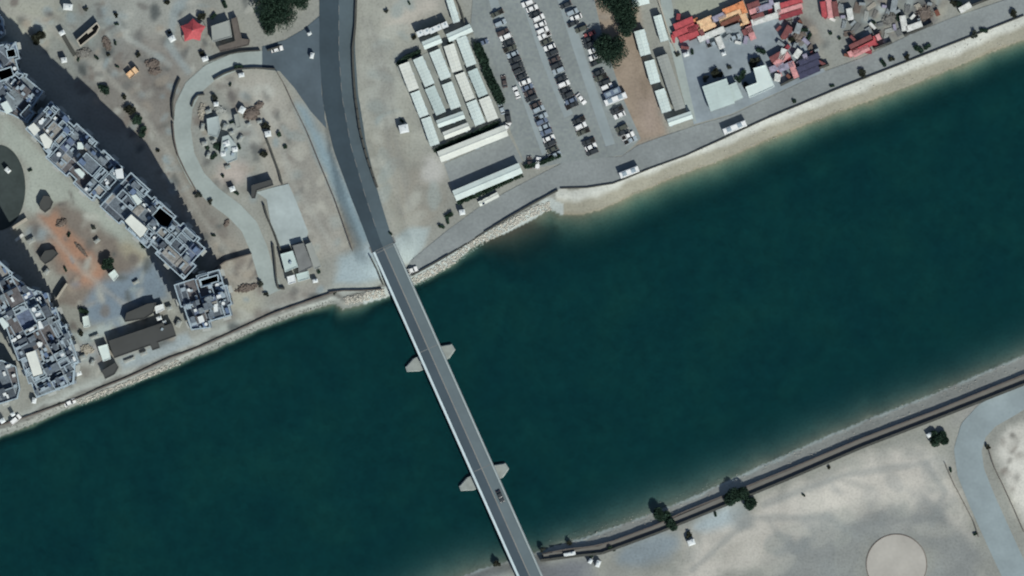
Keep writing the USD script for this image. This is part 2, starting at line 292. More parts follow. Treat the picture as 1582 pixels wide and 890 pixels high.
patches([(1200, 30), (1250, 20), (1290, 100), (1250, 110)], 26, DULL, 3, 10); patches([(1290, 0), (1465, 0), (1440, 34), (1320, 84)], 60, DULL + [(170, 174, 170), (100, 100, 98)], 3, 9)
patches([(340, 395), (400, 385), (420, 450), (520, 440), (500, 460), (360, 510)], 24, DULL, 4, 14); patches([(905, 0), (980, 0), (1025, 205), (985, 222), (950, 140)], 26, [(146, 128, 112), (172, 156, 140), (150, 140, 130)], 4, 14)
def trail(pts, w, c, a): lay(LineString(pts).buffer(w), c, 4, a, 6)
for pts_, w_, c__, a_ in (([(0, 15), (60, 30), (110, 70), (160, 110), (215, 170), (262, 240), (300, 320), (350, 390)], 4, (164, 158, 148), .7), ([(262, 100), (200, 60), (170, 20), (160, -20)], 4, (160, 160, 154), .6), ([(290, 110), (262, 70), (270, 20), (290, -10)], 6, (150, 156, 155), .7), ([(330, 120), (390, 140), (430, 200), (450, 280), (520, 390)], 4, (174, 170, 160), .5), ([(560, 30), (590, 120), (600, 220), (620, 330)], 3, (148, 144, 136), .5), ([(570, 30), (600, 120), (612, 220), (632, 320)], 3, (148, 144, 136), .5), ([(60, 340), (130, 420), (190, 470), (250, 480)], 4, (168, 160, 150), .5)): trail(pts_, w_, c__, a_)
# land south of the canal
lay([(1060, 830), (1300, 720), (1440, 690), (1470, 740), (1500, 830), (1420, 810), (1300, 820), (1200, 860), (1060, 910)], (200, 190, 178), 20, 1, 30)
lay([(1210, 830), (1330, 790), (1450, 770), (1510, 850), (1540, 920), (1440, 920), (1440, 850), (1385, 815), (1330, 850), (1330, 920), (1200, 920)], (140, 139, 135), 24, 1, 36)
lay([(1535, 690), (1560, 660), (1620, 650), (1620, 880), (1575, 790)], (214, 206, 194), 14, 1, 18); lay([(1500, 640), (1600, 600), (1600, 570), (1500, 610), (1465, 660)], (150, 146, 140), 14)
lay(ell(1000, 850, 50, 22, -20), (140, 148, 152), 14, .9); lay(ell(1115, 800, 45, 14, -22), (172, 180, 181), 12, .9); lay([(830, 872), (920, 862), (920, 920), (830, 920)], (122, 122, 124), 12); lay(ell(1150, 850, 60, 25), (192, 183, 171), 20, .8, 30)
patches([(860, 880), (1060, 830), (1300, 720), (1440, 690), (1500, 830), (1540, 900), (860, 900)], 70, [(184, 178, 166), (150, 148, 142), (164, 162, 152), (140, 142, 140)], 8, 34, .4)
patches([(1530, 690), (1582, 660), (1582, 800)], 22, [(150, 140, 130), (206, 198, 186), (130, 124, 116)], 3, 8)
for pts_ in ([(1180, 780), (1300, 735), (1430, 715), (1460, 760), (1440, 810)], [(1070, 880), (1160, 800), (1280, 800), (1340, 840)]): trail(pts_, 5, (146, 146, 142), .5)
lay([(740, 890), (780, 872), (800, 900), (700, 920)], (152, 152, 146), 8)
gi = np.arange(len(gx) * len(gy)).reshape(len(gy), len(gx))
GF = np.vstack([np.c_[gi[:-1, :-1].ravel(), gi[:-1, 1:].ravel(), gi[1:, 1:].ravel()], np.c_[gi[:-1, :-1].ravel(), gi[1:, 1:].ravel(), gi[1:, :-1].ravel()]])
M['ground'] = usdkit.material(stage, '/World/Looks/ground', {
    'a': ('attribute', {'attribute': 'soil'}), 'g': ('geometry', {}),
    'n': ('noise_texture', {'scale': .045, 'detail': 9.0, 'roughness': .62}), 'f': ('noise_texture', {'scale': 1.1, 'detail': 4.0, 'roughness': .75}),
    'r': ('rgb_ramp', {'ramp': [(.3, (.82, .82, .82)), (.5, (1, 1, 1)), (.7, (1.16, 1.16, 1.15))]}), 'r2': ('rgb_ramp', {'ramp': [(.3, (.8, .8, .8)), (.5, (1, 1, 1)), (.75, (1.12, 1.12, 1.12))]}),
    'm': ('mix', {'mix_type': 'multiply', 'fac': 1.0}), 'm2': ('mix', {'mix_type': 'multiply', 'fac': 1.0}), 'b': ('bump', {'strength': .35, 'distance': .15}),
    'p': ('principled_bsdf', {'roughness': .95, 'specular_ior_level': .15})},
    [('g.position', 'n.vector'), ('g.position', 'f.vector'), ('n.fac', 'r.fac'), ('f.fac', 'r2.fac'), ('a.color', 'm.color1'), ('r.color', 'm.color2'), ('m.color', 'm2.color1'), ('r2.color', 'm2.color2'), ('m2.color', 'p.base_color'), ('f.fac', 'b.height'), ('b.normal', 'p.normal')], surface='p.BSDF')
gp = struct('ground', (np.c_[XY, H], GF), M['ground'], smooth=True)
UsdGeom.PrimvarsAPI(gp).CreatePrimvar('soil', Sdf.ValueTypeNames.Color3fArray, 'vertex').Set(Vt.Vec3fArray.FromNumpy((soil * [.885, .972, 1.02]).astype(np.float32)))
# the canal's water: a body that absorbs light with depth, cloudier away from the banks
M['water'] = usdkit.material(stage, '/World/Looks/water', {
    'g': ('geometry', {}), 'n': ('noise_texture', {'scale': .5, 'detail': 4.0, 'roughness': .6}), 'b': ('bump', {'strength': .25, 'distance': .12}),
    't': ('transparent_bsdf', {'color': (.97, .985, .985)}), 'gl': ('glossy_bsdf', {'color': (1, 1, 1), 'roughness': .12}), 'fr': ('fresnel', {'IOR': 1.33}), 'm': ('mix_closure', {}),
    'a': ('attribute', {'attribute': 'silt'}), 'n2': ('noise_texture', {'scale': .035, 'detail': 6.0, 'roughness': .65}), 'rp': ('rgb_ramp', {'ramp': [(.3, (.0018, .0285, .0335)), (.52, (.0025, .0345, .0365)), (.72, (.0040, .0420, .0400))]}),
    'n3': ('noise_texture', {'scale': .22, 'detail': 5.0, 'roughness': .8}), 'rp3': ('rgb_ramp', {'ramp': [(.3, (.78, .78, .8)), (.5, (1, 1, 1)), (.7, (1.25, 1.22, 1.2))]}), 'mx': ('mix', {'mix_type': 'multiply', 'fac': 1.0}), 'd': ('diffuse_bsdf', {}), 'm2': ('mix_closure', {}),
    'v': ('absorption_volume', {'color': (.02, .56, .64), 'density': .3})},
    [('g.position', 'n.vector'), ('g.position', 'n2.vector'), ('n2.fac', 'rp.fac'), ('g.position', 'n3.vector'), ('n3.fac', 'rp3.fac'), ('rp.color', 'mx.color1'), ('rp3.color', 'mx.color2'), ('mx.color', 'd.color'), ('n.fac', 'b.height'), ('b.normal', 'gl.normal'), ('fr.fac', 'm.fac'), ('a.fac', 'm2.fac'), ('t.BSDF', 'm2.closure1'), ('d.BSDF', 'm2.closure2'), ('m2.closure', 'm.closure1'), ('gl.BSDF', 'm.closure2')], surface='m.closure', volume='v.volume')
wx, wy = axis(-204, 204, 2.0, 2900), axis(-117, 117, 2.0, 2900); WX, WY = np.meshgrid(wx, wy); wxy = np.c_[WX.ravel(), WY.ravel()]; nW = len(wxy)
wd, wi = tree_sh.query(wxy); wslope = SH[wi, 3]
silt = .86 * sstep(wd * np.clip(wslope, .28, 1.3) / 7.5) * (.94 + .1 * meshkit.fbm(np.c_[wxy / 30, np.zeros(nW)], 3, 4))
wi_ = np.arange(nW).reshape(len(wy), len(wx)); WF = np.vstack([np.c_[wi_[:-1, :-1].ravel(), wi_[:-1, 1:].ravel(), wi_[1:, 1:].ravel()], np.c_[wi_[:-1, :-1].ravel(), wi_[1:, 1:].ravel(), wi_[1:, :-1].ravel()]])
rim = np.r_[wi_[0, :], wi_[1:, -1], wi_[-1, -2::-1], wi_[-2:0:-1, 0]]; nr_ = len(rim); low = nW + np.arange(nr_); nx_ = np.roll(np.arange(nr_), -1)
WV = np.vstack([np.c_[wxy, np.full(nW, ZW)], np.c_[wxy[rim], np.full(nr_, -14.)], [[0, 0, -14.]]])
WF = np.vstack([WF, np.c_[rim, low, low[nx_]], np.c_[rim, low[nx_], rim[nx_]], np.c_[low, np.full(nr_, nW + nr_), low[nx_]]])
wp = struct('canal_water', (WV, WF), M['water'])
UsdGeom.PrimvarsAPI(wp).CreatePrimvar('silt', Sdf.ValueTypeNames.FloatArray, 'vertex').Set(Vt.FloatArray.FromNumpy(np.r_[silt, np.zeros(nr_ + 1)].astype(np.float32)))
# ---------------------------------------------------------------- roads, yards and pads (sheets with thickness)
def slab(name, poly, z, m): return struct(name, prism(PP(poly) if isinstance(poly, list) else poly, -.4, z), m)
def ribbon(pts, w): return LineString(WP(pts)).buffer(w * S / 2, cap_style='flat', join_style='round', quad_segs=6)
SHORE_S = [(634, 428), (660, 412), (700, 389), (745, 360), (790, 333), (830, 310), (865, 292), (905, 290), (950, 283), (1000, 262), (1060, 240), (1120, 213), (1180, 185), (1300, 135), (1440, 80), (1582, 24), (2300, -260)]
SHORE_N = [(2300, -310), (1582, -10), (1475, 26), (1410, 52), (1330, 90), (1270, 112), (1190, 150), (1130, 178), (1075, 194), (1020, 212), (985, 225), (960, 242), (880, 246), (800, 287), (740, 320), (690, 357), (650, 390), (628, 408)]
slab('shore_road', SHORE_S + SHORE_N, .03, M['asphalt_old'])
slab('car_park', [(735, -60), (905, -60), (932, 60), (962, 150), (990, 214), (962, 240), (880, 250), (815, 262), (790, 205), (727, 40)], .05, M['asphalt_lot'])
for pts_ in ([(742, -40), (756, -40), (800, 92), (850, 232), (838, 240), (786, 96)], [(792, -40), (808, -40), (850, 90), (885, 176), (872, 182), (836, 92)], [(848, -40), (866, -40), (906, 92), (950, 222), (936, 226), (892, 96)]): slab('parking_strip', pts_, .07, M['stall'])
slab('camp_ground', [(612, 104), (700, 62), (738, 50), (786, 196), (684, 252)], .03, M['camp_floor'])
slab('camp_yard', [(686, 253), (786, 209), (808, 250), (700, 294)], .045, M['asphalt_old'])
slab('equipment_yard', [(1040, 78), (1050, 62), (1120, 48), (1205, 26), (1238, 60), (1275, 110), (1190, 148), (1130, 176), (1072, 192), (1050, 110)], .055, M['yard'])
slab('camp_lane', [(1016, -40), (1030, -40), (1050, 70), (1076, 190), (1062, 178), (1040, 90), (1022, 20)], .07, M['track'])
slab('loop_road', ribbon([(470, 92), (440, 92), (400, 92), (362, 96), (325, 112), (298, 136), (284, 165), (281, 200), (287, 240), (304, 275), (330, 302), (362, 326), (385, 350), (400, 385), (412, 425), (424, 452)], 27), .03, M['track'])
slab('road_apron', [(405, 72), (440, 62), (470, 45), (493, 25), (497, 145), (510, 205), (480, 172), (455, 136), (432, 110), (405, 107)], .045, M['apron'])
slab('airfield_road', ribbon([(2400, 350), (1640, 570), (1560, 622), (1525, 642), (1504, 665), (1495, 695), (1500, 730), (1518, 775), (1545, 835), (1575, 900), (1640, 1060)], 42), .03, M['blue_track'])
dc = Point(W(1385, 872))
slab('round_pad', dc.buffer(46 * S, 48), .05, M['pad_disc']); struct('round_pad_kerb', prism(dc.buffer(47.2 * S, 48).difference(dc.buffer(46.2 * S, 48)), -.3, .1), M['spoil'])
slab('lawn_with_shade', shapely.affinity.translate(ell(0, 0, 10.3, 16.5), *W(-2, 290)), .06, mat('turf_with_shade', (60, 70, 70), .3, .12, .95, 1.5))  # lawn whose dark colour also holds the painted shade of an unseen tower
# the main road on its embankment: two carriageways side by side
def strip_mesh(line, a, b, zf, skirt=.3, step=2.0):
    n = int(line.length / step) + 1; V_ = []
    for k in range(n + 1):
        s = line.length * k / n; p, q = line.interpolate(max(s - .5, 0)), line.interpolate(min(s + .5, line.length)); c = line.interpolate(s)
        t = np.array([q.x - p.x, q.y - p.y]); t /= np.linalg.norm(t); nn = np.array([-t[1], t[0]])
        aa, bb = (a(s), b(s)) if callable(a) else (a, b); z = zf(s)
        for o, dz in ((aa, 0), (bb, 0), (bb, -skirt), (aa, -skirt)): V_.append([c.x + nn[0] * o, c.y + nn[1] * o, z + dz])
    F = []
    for k in range(n):
        for j in range(4):
            p, q = 4 * k + j, 4 * k + (j + 1) % 4; F += [[p, p + 4, q + 4], [p, q + 4, q]]
    F += [[0, 1, 2], [0, 2, 3], [4 * n, 4 * n + 2, 4 * n + 1], [4 * n, 4 * n + 3, 4 * n + 2]]
    return np.array(V_), np.array(F)
zr = lambda s: float(ramp(s)) + .05
sA, sB = ROADC.project(Point(W(526, 150))), RLEN
nar = lambda s: float(sstep((s - sA) / (sB - sA)))
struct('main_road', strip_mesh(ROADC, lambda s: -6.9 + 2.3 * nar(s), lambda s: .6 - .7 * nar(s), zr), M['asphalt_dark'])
struct('main_road_lane', strip_mesh(ROADC, lambda s: .602 - .7 * nar(s), lambda s: 6.9 - 2.3 * nar(s), zr), M['asphalt_pale'])
ctr = thing('road_centre_line', 'faded pale centre line painted down the curving main road', 'road marking', 521, 0, 0)
def rel(m, u, v, z=0): x, y = W(u, v); return np.asarray(m[0]) - [x, y, z], m[1]
for k in range(int(RLEN / 6)):
    if 6 * k > 95:
        seg = shapely.ops.substring(ROADC, 6 * k, 6 * k + 3.5)
        if seg.length > 1: part(ctr, 'dash', rel(strip_mesh(seg, .55 - .7 * nar(6 * k), .7 - .7 * nar(6 * k), lambda s, k=k: zr(6 * k + s) + .012, .01), 521, 0), M['line_paint'])
# ---------------------------------------------------------------- the bridge
BD = np.array([.4067, -.9135])               # along the bridge, southwards
bn = np.array([.9135, .4067])                # to its east side
B0 = np.array(W(593, 383)); BL = 165.0
bridge = thing('road_bridge', 'long concrete road bridge crossing the green canal on two pointed piers', 'bridge', 593, 383, 0)
def bstrip(e0, e1, z0, z1, s0=0, s1=BL):
    p = [BD * s0 + bn * e0, BD * s1 + bn * e0, BD * s1 + bn * e1, BD * s0 + bn * e1]
    return prism(Polygon(p), z0, z1)
part(bridge, 'deck', bstrip(-4.7, 4.7, ZD - .9, ZD - .05), M['concrete'])
part(bridge, 'girder', cat(*[bstrip(o - .3, o + .3, ZD - 2.0, ZD - .9) for o in (-3.4, -1.1, 1.1, 3.4)]), M['concrete_dark'])
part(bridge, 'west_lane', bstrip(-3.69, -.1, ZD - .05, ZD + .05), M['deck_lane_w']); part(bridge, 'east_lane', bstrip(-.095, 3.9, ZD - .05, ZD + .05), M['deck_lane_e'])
wsw = part(bridge, 'west_walkway', bstrip(-4.7, -3.7, ZD - .05, ZD + .28), M['kerb']); esw = part(bridge, 'east_walkway', bstrip(3.95, 4.72, ZD - .05, ZD + .22), M['pad_light'])
for o, sw in ((-4.62, wsw), (4.64, esw)):
    part(sw, 'handrail', bstrip(o - .06, o + .06, ZD + 1.15, ZD + 1.25), M['steel'])
    for s in np.arange(1, BL, 3.0): part(sw, 'rail_post', box(*(BD * s + bn * o), ZD + .2, .12, .12, ZD + 1.15), M['steel'])
part(bridge, 'centre_line', bstrip(-.28, .06, ZD + .052, ZD + .064), M['line_paint'])
for s in (.6, 42.5, 93.0, 143.0): part(bridge, 'expansion_joint', bstrip(-3.5, 3.9, ZD + .052, ZD + .06, s, s + .25), M['concrete_dark'])
for k, (u, v) in enumerate([(665, 554), (748, 738), (831, 922)]):
    c = np.array(W(u, v)) - B0
    half = [(-10.4, 1.0), (-10.2, -.9), (-6.2, -2.8), (6.0, -2.8), (9.8, -1.8), (10.2, .8), (6.8, 2.9), (-5.8, 2.8)]
    def at(sc): return np.array([c + bn * e * sc + BD * s * (sc if abs(s) > 1 else 1) for e, s in half])
    foot = hull(np.vstack([np.c_[at(1.04), np.full(8, -10.)], np.c_[at(1.0), np.full(8, -.9)], np.c_[at(.93), np.full(8, -.55)]]))
    pr = part(bridge, 'pier', foot, M['pier_concrete'])
    part(pr, 'stem', prism(Polygon([c + bn * e + BD * s for e, s in ((-4.2, -.8), (4.2, -.8), (4.2, .8), (-4.2, .8))]), -.6, ZD - 2), M['concrete'])
part(bridge, 'abutment', bstrip(-5.2, 5.2, -1.2, ZD - .08, -2.5, -.02), M['concrete_dark'])
# ---------------------------------------------------------------- fences and walls
def fence(name, label, pts, h, plen, pm, wm=.12, post=True, category='fence', coping=None):
    u, v = pts[0]; t = thing(name, label, category, u, v, 0); o = np.array(W(u, v))
    L = LineString(WP(pts)); n = max(1, round(L.length / plen))
    for k in range(n):
        a, b_ = L.interpolate(L.length * k / n), L.interpolate(L.length * (k + 1) / n)
        m = np.array([(a.x + b_.x) / 2, (a.y + b_.y) / 2]); ang = math.degrees(math.atan2(b_.y - a.y, b_.x - a.x)); d = math.hypot(b_.x - a.x, b_.y - a.y); g = gz(*m) - .25
        part(t, 'panel', box(*(m - o), g, d - (.1 if post else .02), wm, g + .25 + h + random.uniform(-.04, .04), ang), pm)
        if coping: part(t, 'coping', box(*(m - o), g + .3 + h, d - .03, wm + .12, g + .4 + h, ang), coping)
        if post: part(t, 'post', box(a.x - o[0], a.y - o[1], gz(a.x, a.y) - .25, .16, .16, gz(a.x, a.y) + h + .15, ang), M['steel'])
    return t
fence('boundary_fence', 'dark broken fence along the sand strip west of the main road', [(428, 112), (440, 132), (455, 165), (475, 205), (498, 262), (518, 310), (532, 350), (545, 388)], 1.5, 3.0, M['wall_brown'], .3)
fence('roadside_wall', 'low dark wall on the east edge of the main road above the sand', [(551, -20), (549, 40), (545, 75), (546, 110), (549, 150), (556, 200), (566, 240), (583, 290)], 1.3, 4.0, M['wall_dark'], .8, False, 'wall')
fence('road_bend_wall', 'dark low wall round the outside of the loop road bend', [(268, 185), (266, 160), (272, 135), (278, 122)], 1.5, 2.5, M['wall_dark'], .6, False, 'wall')
fence('road_bend_wall', 'dark low wall along the west side of the loop road, below the bend', [(267, 190), (269, 215), (274, 238), (288, 268), (304, 296)], 1.3, 2.5, M['wall_brown'], .5, False, 'wall')
fence('road_bend_wall', 'dark low wall on the inside of the loop road, topmost curve', [(330, 123), (345, 114), (365, 107), (395, 105), (425, 107)], 1.4, 2.5, M['wall_dark'], .6, False, 'wall')
fence('road_bend_wall', 'dark low wall north of the loop road by the red canopy', [(322, 95), (345, 86), (370, 80), (402, 78)], 1.4, 2.5, M['wall_dark'], .5, False, 'wall')
fence('road_bend_wall', 'short dark wall stub north of the loop road by the junction', [(413, 78), (432, 72)], 1.6, 2.5, M['wall_dark'], .7, False, 'wall')
fence('road_bend_wall', 'curved dark wall on the inner west side of the loop road', [(296, 165), (299, 155), (305, 147), (316, 146)], 1.3, 2.5, M['wall_dark'], .5, False, 'wall')
fence('slab_wall', 'long dark wall west of the pale concrete slab', [(408, 317), (414, 338), (424, 360), (433, 385), (437, 405), (440, 420)], 1.8, 2.5, M['wall_dark'], .6, False, 'wall')
fence('slab_wall', 'dark wall beside the loop road below the pale slab', [(422, 378), (425, 405), (427, 432), (430, 446), (440, 446)], 1.6, 2.5, M['wall_dark'], .6, False, 'wall')
fence('slab_wall', 'thin dark wall leading north from the pale slab', [(412, 215), (418, 230), (425, 250), (432, 268), (436, 285)], 1.7, 2.5, M['wall_dark'], .7, False, 'wall')
fence('slab_wall', 'dark wall across the south end of the pale slab', [(432, 388), (450, 384)], 1.6, 2.5, M['wall_dark'], .6, False, 'wall')
fence('plot_wall', 'brown plot wall from the south apartment block to the loop road', [(331, 416), (348, 404), (368, 398), (389, 392)], 2.2, 2.5, M['wall_brown'], .4, False, 'wall')
fence('verge_wall', 'dark kerb wall between the shore road and the white rock bank', [(636, 426), (660, 413), (700, 390), (745, 361), (790, 334), (830, 311), (862, 294)], 1.0, 4.0, M['wall_dark'], .6, False, 'wall')
fence('verge_wall', 'dark low kerb wall along the top of the sandy beach', [(866, 291), (905, 290), (950, 283), (1000, 262), (1060, 240), (1120, 213), (1180, 185), (1300, 135), (1440, 80), (1582, 24)], .7, 5.0, M['wall_dark'], .45, False, 'wall')
fence('yard_wall', 'dark wall along the shore road south of the blue containers', [(1206, 132), (1240, 115), (1281, 100)], 2.4, 3.0, M['wall_dark'], .8, False, 'wall')
fence('yard_wall', 'dark wall along the shore road beside the red trailer', [(1350, 76), (1378, 65)], 2.2, 3.0, M['wall_dark'], .8, False, 'wall')
fence('yard_wall', 'dark wall along the shore road at the white rubble in the far yard', [(1397, 55), (1420, 46), (1441, 36)], 2.4, 3.0, M['wall_dark'], .8, False, 'wall')
fence('yard_wall', 'dark wall along the shore road in the top right corner', [(1490, 14), (1510, 5), (1540, -6)], 2.2, 3.0, M['wall_dark'], .8, False, 'wall')
fence('canal_fence', 'dark outer fence between the canal bank and the airfield track', [(838, 856), (880, 848), (912, 845), (945, 837), (1015, 811), (1054, 792), (1118, 766), (1219, 725), (1333, 677), (1450, 633), (1582, 579), (1700, 530)], 1.15, 4.0, M['wall_brown'], .5)
fence('canal_fence', 'dark inner fence between the airfield track and the southern sand', [(835, 866), (900, 858), (930, 855), (1015, 824), (1118, 782), (1219, 740), (1333, 691), (1450, 646), (1582, 594), (1700, 546)], 1.45, 4.0, M['wall_dark'], .9)
slab('patrol_track', ribbon([(840, 862), (925, 850), (1015, 818), (1118, 774), (1219, 733), (1333, 684), (1450, 640), (1582, 587), (1900, 455)], 12), .075, M['patrol'])
fence('promenade_wall', 'low dark wall above the western canal bank', [(0, 657), (30, 648), (80, 630), (130, 612), (145, 604), (200, 582), (262, 553), (300, 540), (360, 513), (420, 485), (480, 464), (515, 452)], .8, 4.0, M['wall_brown'], .5, False, 'wall')
fence('abutment_wall', 'low wall beside the pale slope west of the bridge end', [(508, 452), (530, 449), (560, 449), (590, 447)], 1.0, 3.0, M['wall_brown'], .4, False, 'wall')
fence('roadside_wall', 'dark wing wall at the west side of the bridge start', [(573, 398), (583, 418), (592, 440)], 2.0, 3.0, M['wall_dark'], .5, False, 'wall')
fence('cabin_path_wall', 'pale wall strip along the northern path into the cabin camp', [(700, -10), (712, 14), (718, 36)], 1.8, 3.0, M['wall_dark'], .6, False, 'wall')
fence('camp_lane_wall', 'thin pale wall beside the lane of the eastern cabin camp', [(1014, -10), (1024, 22), (1034, 55), (1045, 80)], 1.2, 3.0, M['wall_sand'], .5, False, 'wall')
fence('courtyard_wall', 'pale courtyard wall with a dark corner east of the western block', [(88, 462), (96, 449), (104, 438)], 3.2, 2.5, M['wall_sand'], .8, False, 'wall')
fence('courtyard_wall', 'pale short wall at the west side of the reddish courtyard, upper one', [(16, 355), (28, 347), (42, 338)], 2.2, 2.5, M['wall_sand'], 1.1, False, 'wall')
fence('courtyard_wall', 'pale short wall at the west side of the reddish courtyard, lower one', [(24, 372), (36, 362)], 2.2, 2.5, M['wall_white'], 1.1, False, 'wall')
fence('airfield_verge_fence', 'thin broken fence on the sand west of the curving airfield road', [(1460, 716), (1472, 745), (1488, 775), (1505, 808), (1512, 830)], .9, 3.0, M['wall_brown'], .25)
fence('airfield_verge_fence', 'thin broken fence on the bright sand east of the airfield road', [(1526, 690), (1535, 720), (1552, 755), (1568, 790), (1582, 822)], .9, 3.0, M['wall_brown'], .3)
fence('boundary_fence', 'dark diagonal hoarding in the north west rubble, pointing to the walled pen', [(98, 55), (104, 66), (112, 80), (116, 86)], 2.6, 2.5, M['wall_dark'], 1.6, False)
# ---------------------------------------------------------------- apartment blocks
def along_block(rects):
    """Outline of the long diagonal block from (t0, t1, n0, n1) steps along its straight north east front."""
    e, n = np.array([.737, .676]), np.array([.676, -.737]); o = np.array([82., 158.])
    q = shapely.union_all([Polygon([o + e * t + n * m for t, m in ((a, c), (b, c), (b, d), (a, d))]).buffer(.3, join_style='mitre') for a, b, c, d in rects])
    return [tuple(p) for p in np.array(q.exterior.coords)[:-1]]
def apartment(label, pts, h, seed, holes=(), rooms=(), along=None, dens=1.0, cat_='building'):
    r = random.Random(seed); u0, v0 = pts[0]; o = np.array(W(u0, v0))
    P = Polygon([(W(*p)[0] - o[0], W(*p)[1] - o[1]) for p in pts]).buffer(0)
    for hp in holes: P = P.difference(Polygon([tuple(np.array(W(*p)) - o) for p in hp]))
    t = thing('apartment_block', label, cat_, u0, v0, 0)
    inner_ = P.buffer(-.45, join_style='mitre'); whole = inner_
    for rp, _, _ in rooms: inner_ = inner_.difference(Polygon([tuple(np.array(W(*p)) - o) for p in rp]).buffer(.5))
    wl = part(t, 'wall', prism(P, -.5, h), M['wall_blue'])
    part(t, 'parapet', prism(P.difference(whole), h + .002, h + .95), M['parapet'])
    # storeys: window bands and balconies on the long walls
    win, bal = [], []
    for g in getattr(P, 'geoms', [P]):
        c = np.array(shapely.geometry.polygon.orient(g).exterior.coords)
        for a, b_ in zip(c, c[1:]):
            d = np.linalg.norm(b_ - a)
            if d < 4: continue
            e = (b_ - a) / d; nn = np.array([e[1], -e[0]]); ang = math.degrees(math.atan2(e[1], e[0])); n = int(d / 3.2)
            for st in range(1, int(h / 3.2)):
                for k in range(n):
                    m = a + e * (k + .5) * d / n + nn * .03
                    win.append(box(*m, st * 3.2 + .9, 1.5, .1, st * 3.2 + 2.3, ang))
                    if k % 3 == 1: bal.append(box(*(m + nn * .55), st * 3.2, 2.6, 1.1, st * 3.2 + .16, ang))
    if win: part(wl, 'window', cat(*win), M['glass'], kind='stuff')
    if bal: part(wl, 'balcony', cat(*bal), M['concrete'], kind='stuff')
    # the roof, in fields divided by low walls along and across the block
    x0, y0, x1, y1 = P.bounds; ang = along if along is not None else 0
    e = np.array([math.cos(math.radians(ang)), math.sin(math.radians(ang))]); nn = np.array([-e[1], e[0]])
    cs = np.array([[x0, y0], [x1, y0], [x1, y1], [x0, y1]]); sa, sb = cs @ e, cs @ nn
    A = [sa.min()]
    while A[-1] < sa.max(): A.append(A[-1] + r.choice([2.4, 3.2, 4.5, 6.5, 8.5]))
    B = [sb.min()]
    while B[-1] < sb.max(): B.append(B[-1] + r.choice([2.2, 3.0, 4.2, 5.8]))
    for i in range(len(A) - 1):
        for j in range(len(B) - 1):
            q = Polygon([e * x + nn * y for x, y in ((A[i] + .15, B[j] + .15), (A[i + 1] - .15, B[j] + .15), (A[i + 1] - .15, B[j + 1] - .15), (A[i] + .15, B[j + 1] - .15))])
            f = inner_.intersection(q)
            if f.area < 2: continue
            lift = r.choice([.06, .06, .12, .5, 1.4, 2.6])
            fm = M[r.choice(['deck_a', 'deck_a', 'deck_b', 'deck_b', 'deck_c', 'deck_c', 'deck_d', 'deck_e', 'deck_f'])]
            fp = part(t, 'roof', prism(f, h - .3, h + lift), fm)
            if lift > .4 and r.random() < .4 or r.random() < .12:
                ring = f.difference(f.buffer(-.35, join_style='mitre'))
                part(fp, 'roof_kerb', prism(ring, h + lift + .003, h + lift + .9), M['parapet'])
            g = f.buffer(-.7)
            if g.is_empty: continue
            gx0, gy0, gx1, gy1 = g.bounds
            for k in range(int(r.choice([2, 3, 4, 5, 7]) * dens)):
                c = np.array([r.uniform(gx0, gx1), r.uniform(gy0, gy1)])
                if not g.contains(Point(c)): continue
                kind, z = r.random(), h + lift; a_ = ang + r.choice([0, 90])
                if kind < .5:
                    w, l, hh = r.uniform(.8, 1.5), r.uniform(1.0, 2.3), r.uniform(.7, 1.5)
                    ac = part(fp, 'air_conditioner', box(*c, z + .12, l, w, z + .12 + hh, a_), M[r.choice(['rooftop_metal', 'rooftop_metal', 'rooftop_metal', 'rooftop_white', 'rooftop_blue'])])
                elif kind < .62:
                    rad = r.uniform(.5, .95); part(fp, 'water_tank', cyl(*c, z, rad, z + r.uniform(1.2, 2.1), 14), M['rooftop_white'])
                elif kind < .78:
                    hh = r.uniform(2.2, 3.4); part(fp, 'stair_head', box(*c, z, r.uniform(1.6, 2.8), r.uniform(1.4, 2.2), z + hh, a_), M[r.choice(['deck_a', 'deck_b', 'deck_c', 'deck_c', 'rooftop_blue'])])
                else:
                    part(fp, 'duct', box(*c, z + .2, r.uniform(2.5, 5), r.uniform(.4, .8), z + .8, a_), M['rooftop_metal'])
    for rp, hh, mk in rooms:
        q = Polygon([tuple(np.array(W(*p)) - o) for p in rp]).buffer(0)
        rm = part(t, 'rooftop_room', prism(q, h - .2, h + hh), M['wall_white']); part(rm, 'room_roof', prism(q.buffer(.2, join_style='mitre'), h + hh + .003, h + hh + .25), M[mk])
    return t
apartment('pale roofed block piece at the far left edge, nearest the top left corner', [(-60, -10), (-4, 14), (7, 32), (10, 54), (0, 62), (-60, 60)], 22, 11, along=-42.5)
apartment('bluish apartment block at the left edge with a square dark light well', [(-60, 84), (28, 66), (34, 92), (28, 94), (33, 112), (46, 116), (44, 121), (70, 143), (52, 170), (58, 176), (46, 192), (24, 180), (-60, 150)], 34, 12, holes=[[(14, 80), (25, 77), (28, 88), (16, 90)], [(0, 112), (20, 106), (24, 118), (4, 126)]],
          rooms=[([(6, 162), (14, 158), (22, 172), (14, 177)], 2.8, 'roof_white')], along=-42.5)
apartment('long diagonal bluish apartment block north west of the courtyard with two cream roof rooms', along_block([(0, 40, -58, 0), (40, 52, -62, -4), (52, 96, -69, 2), (96, 110, -62, -5), (110, 150, -70, 0), (150, 164, -60, -6)]), 40, 13,
          rooms=[([(48, 198), (56, 192), (65, 202), (57, 210)], 2.6, 'roof_cream'), ([(66, 212), (73, 208), (84, 220), (80, 229), (74, 230)], 2.6, 'roof_cream'), ([(120, 264), (126, 262), (134, 270), (130, 275)], 2.5, 'roof_white'), ([(124, 222), (132, 222), (132, 231), (124, 231)], 2.5, 'roof_white')], along=-42.5)
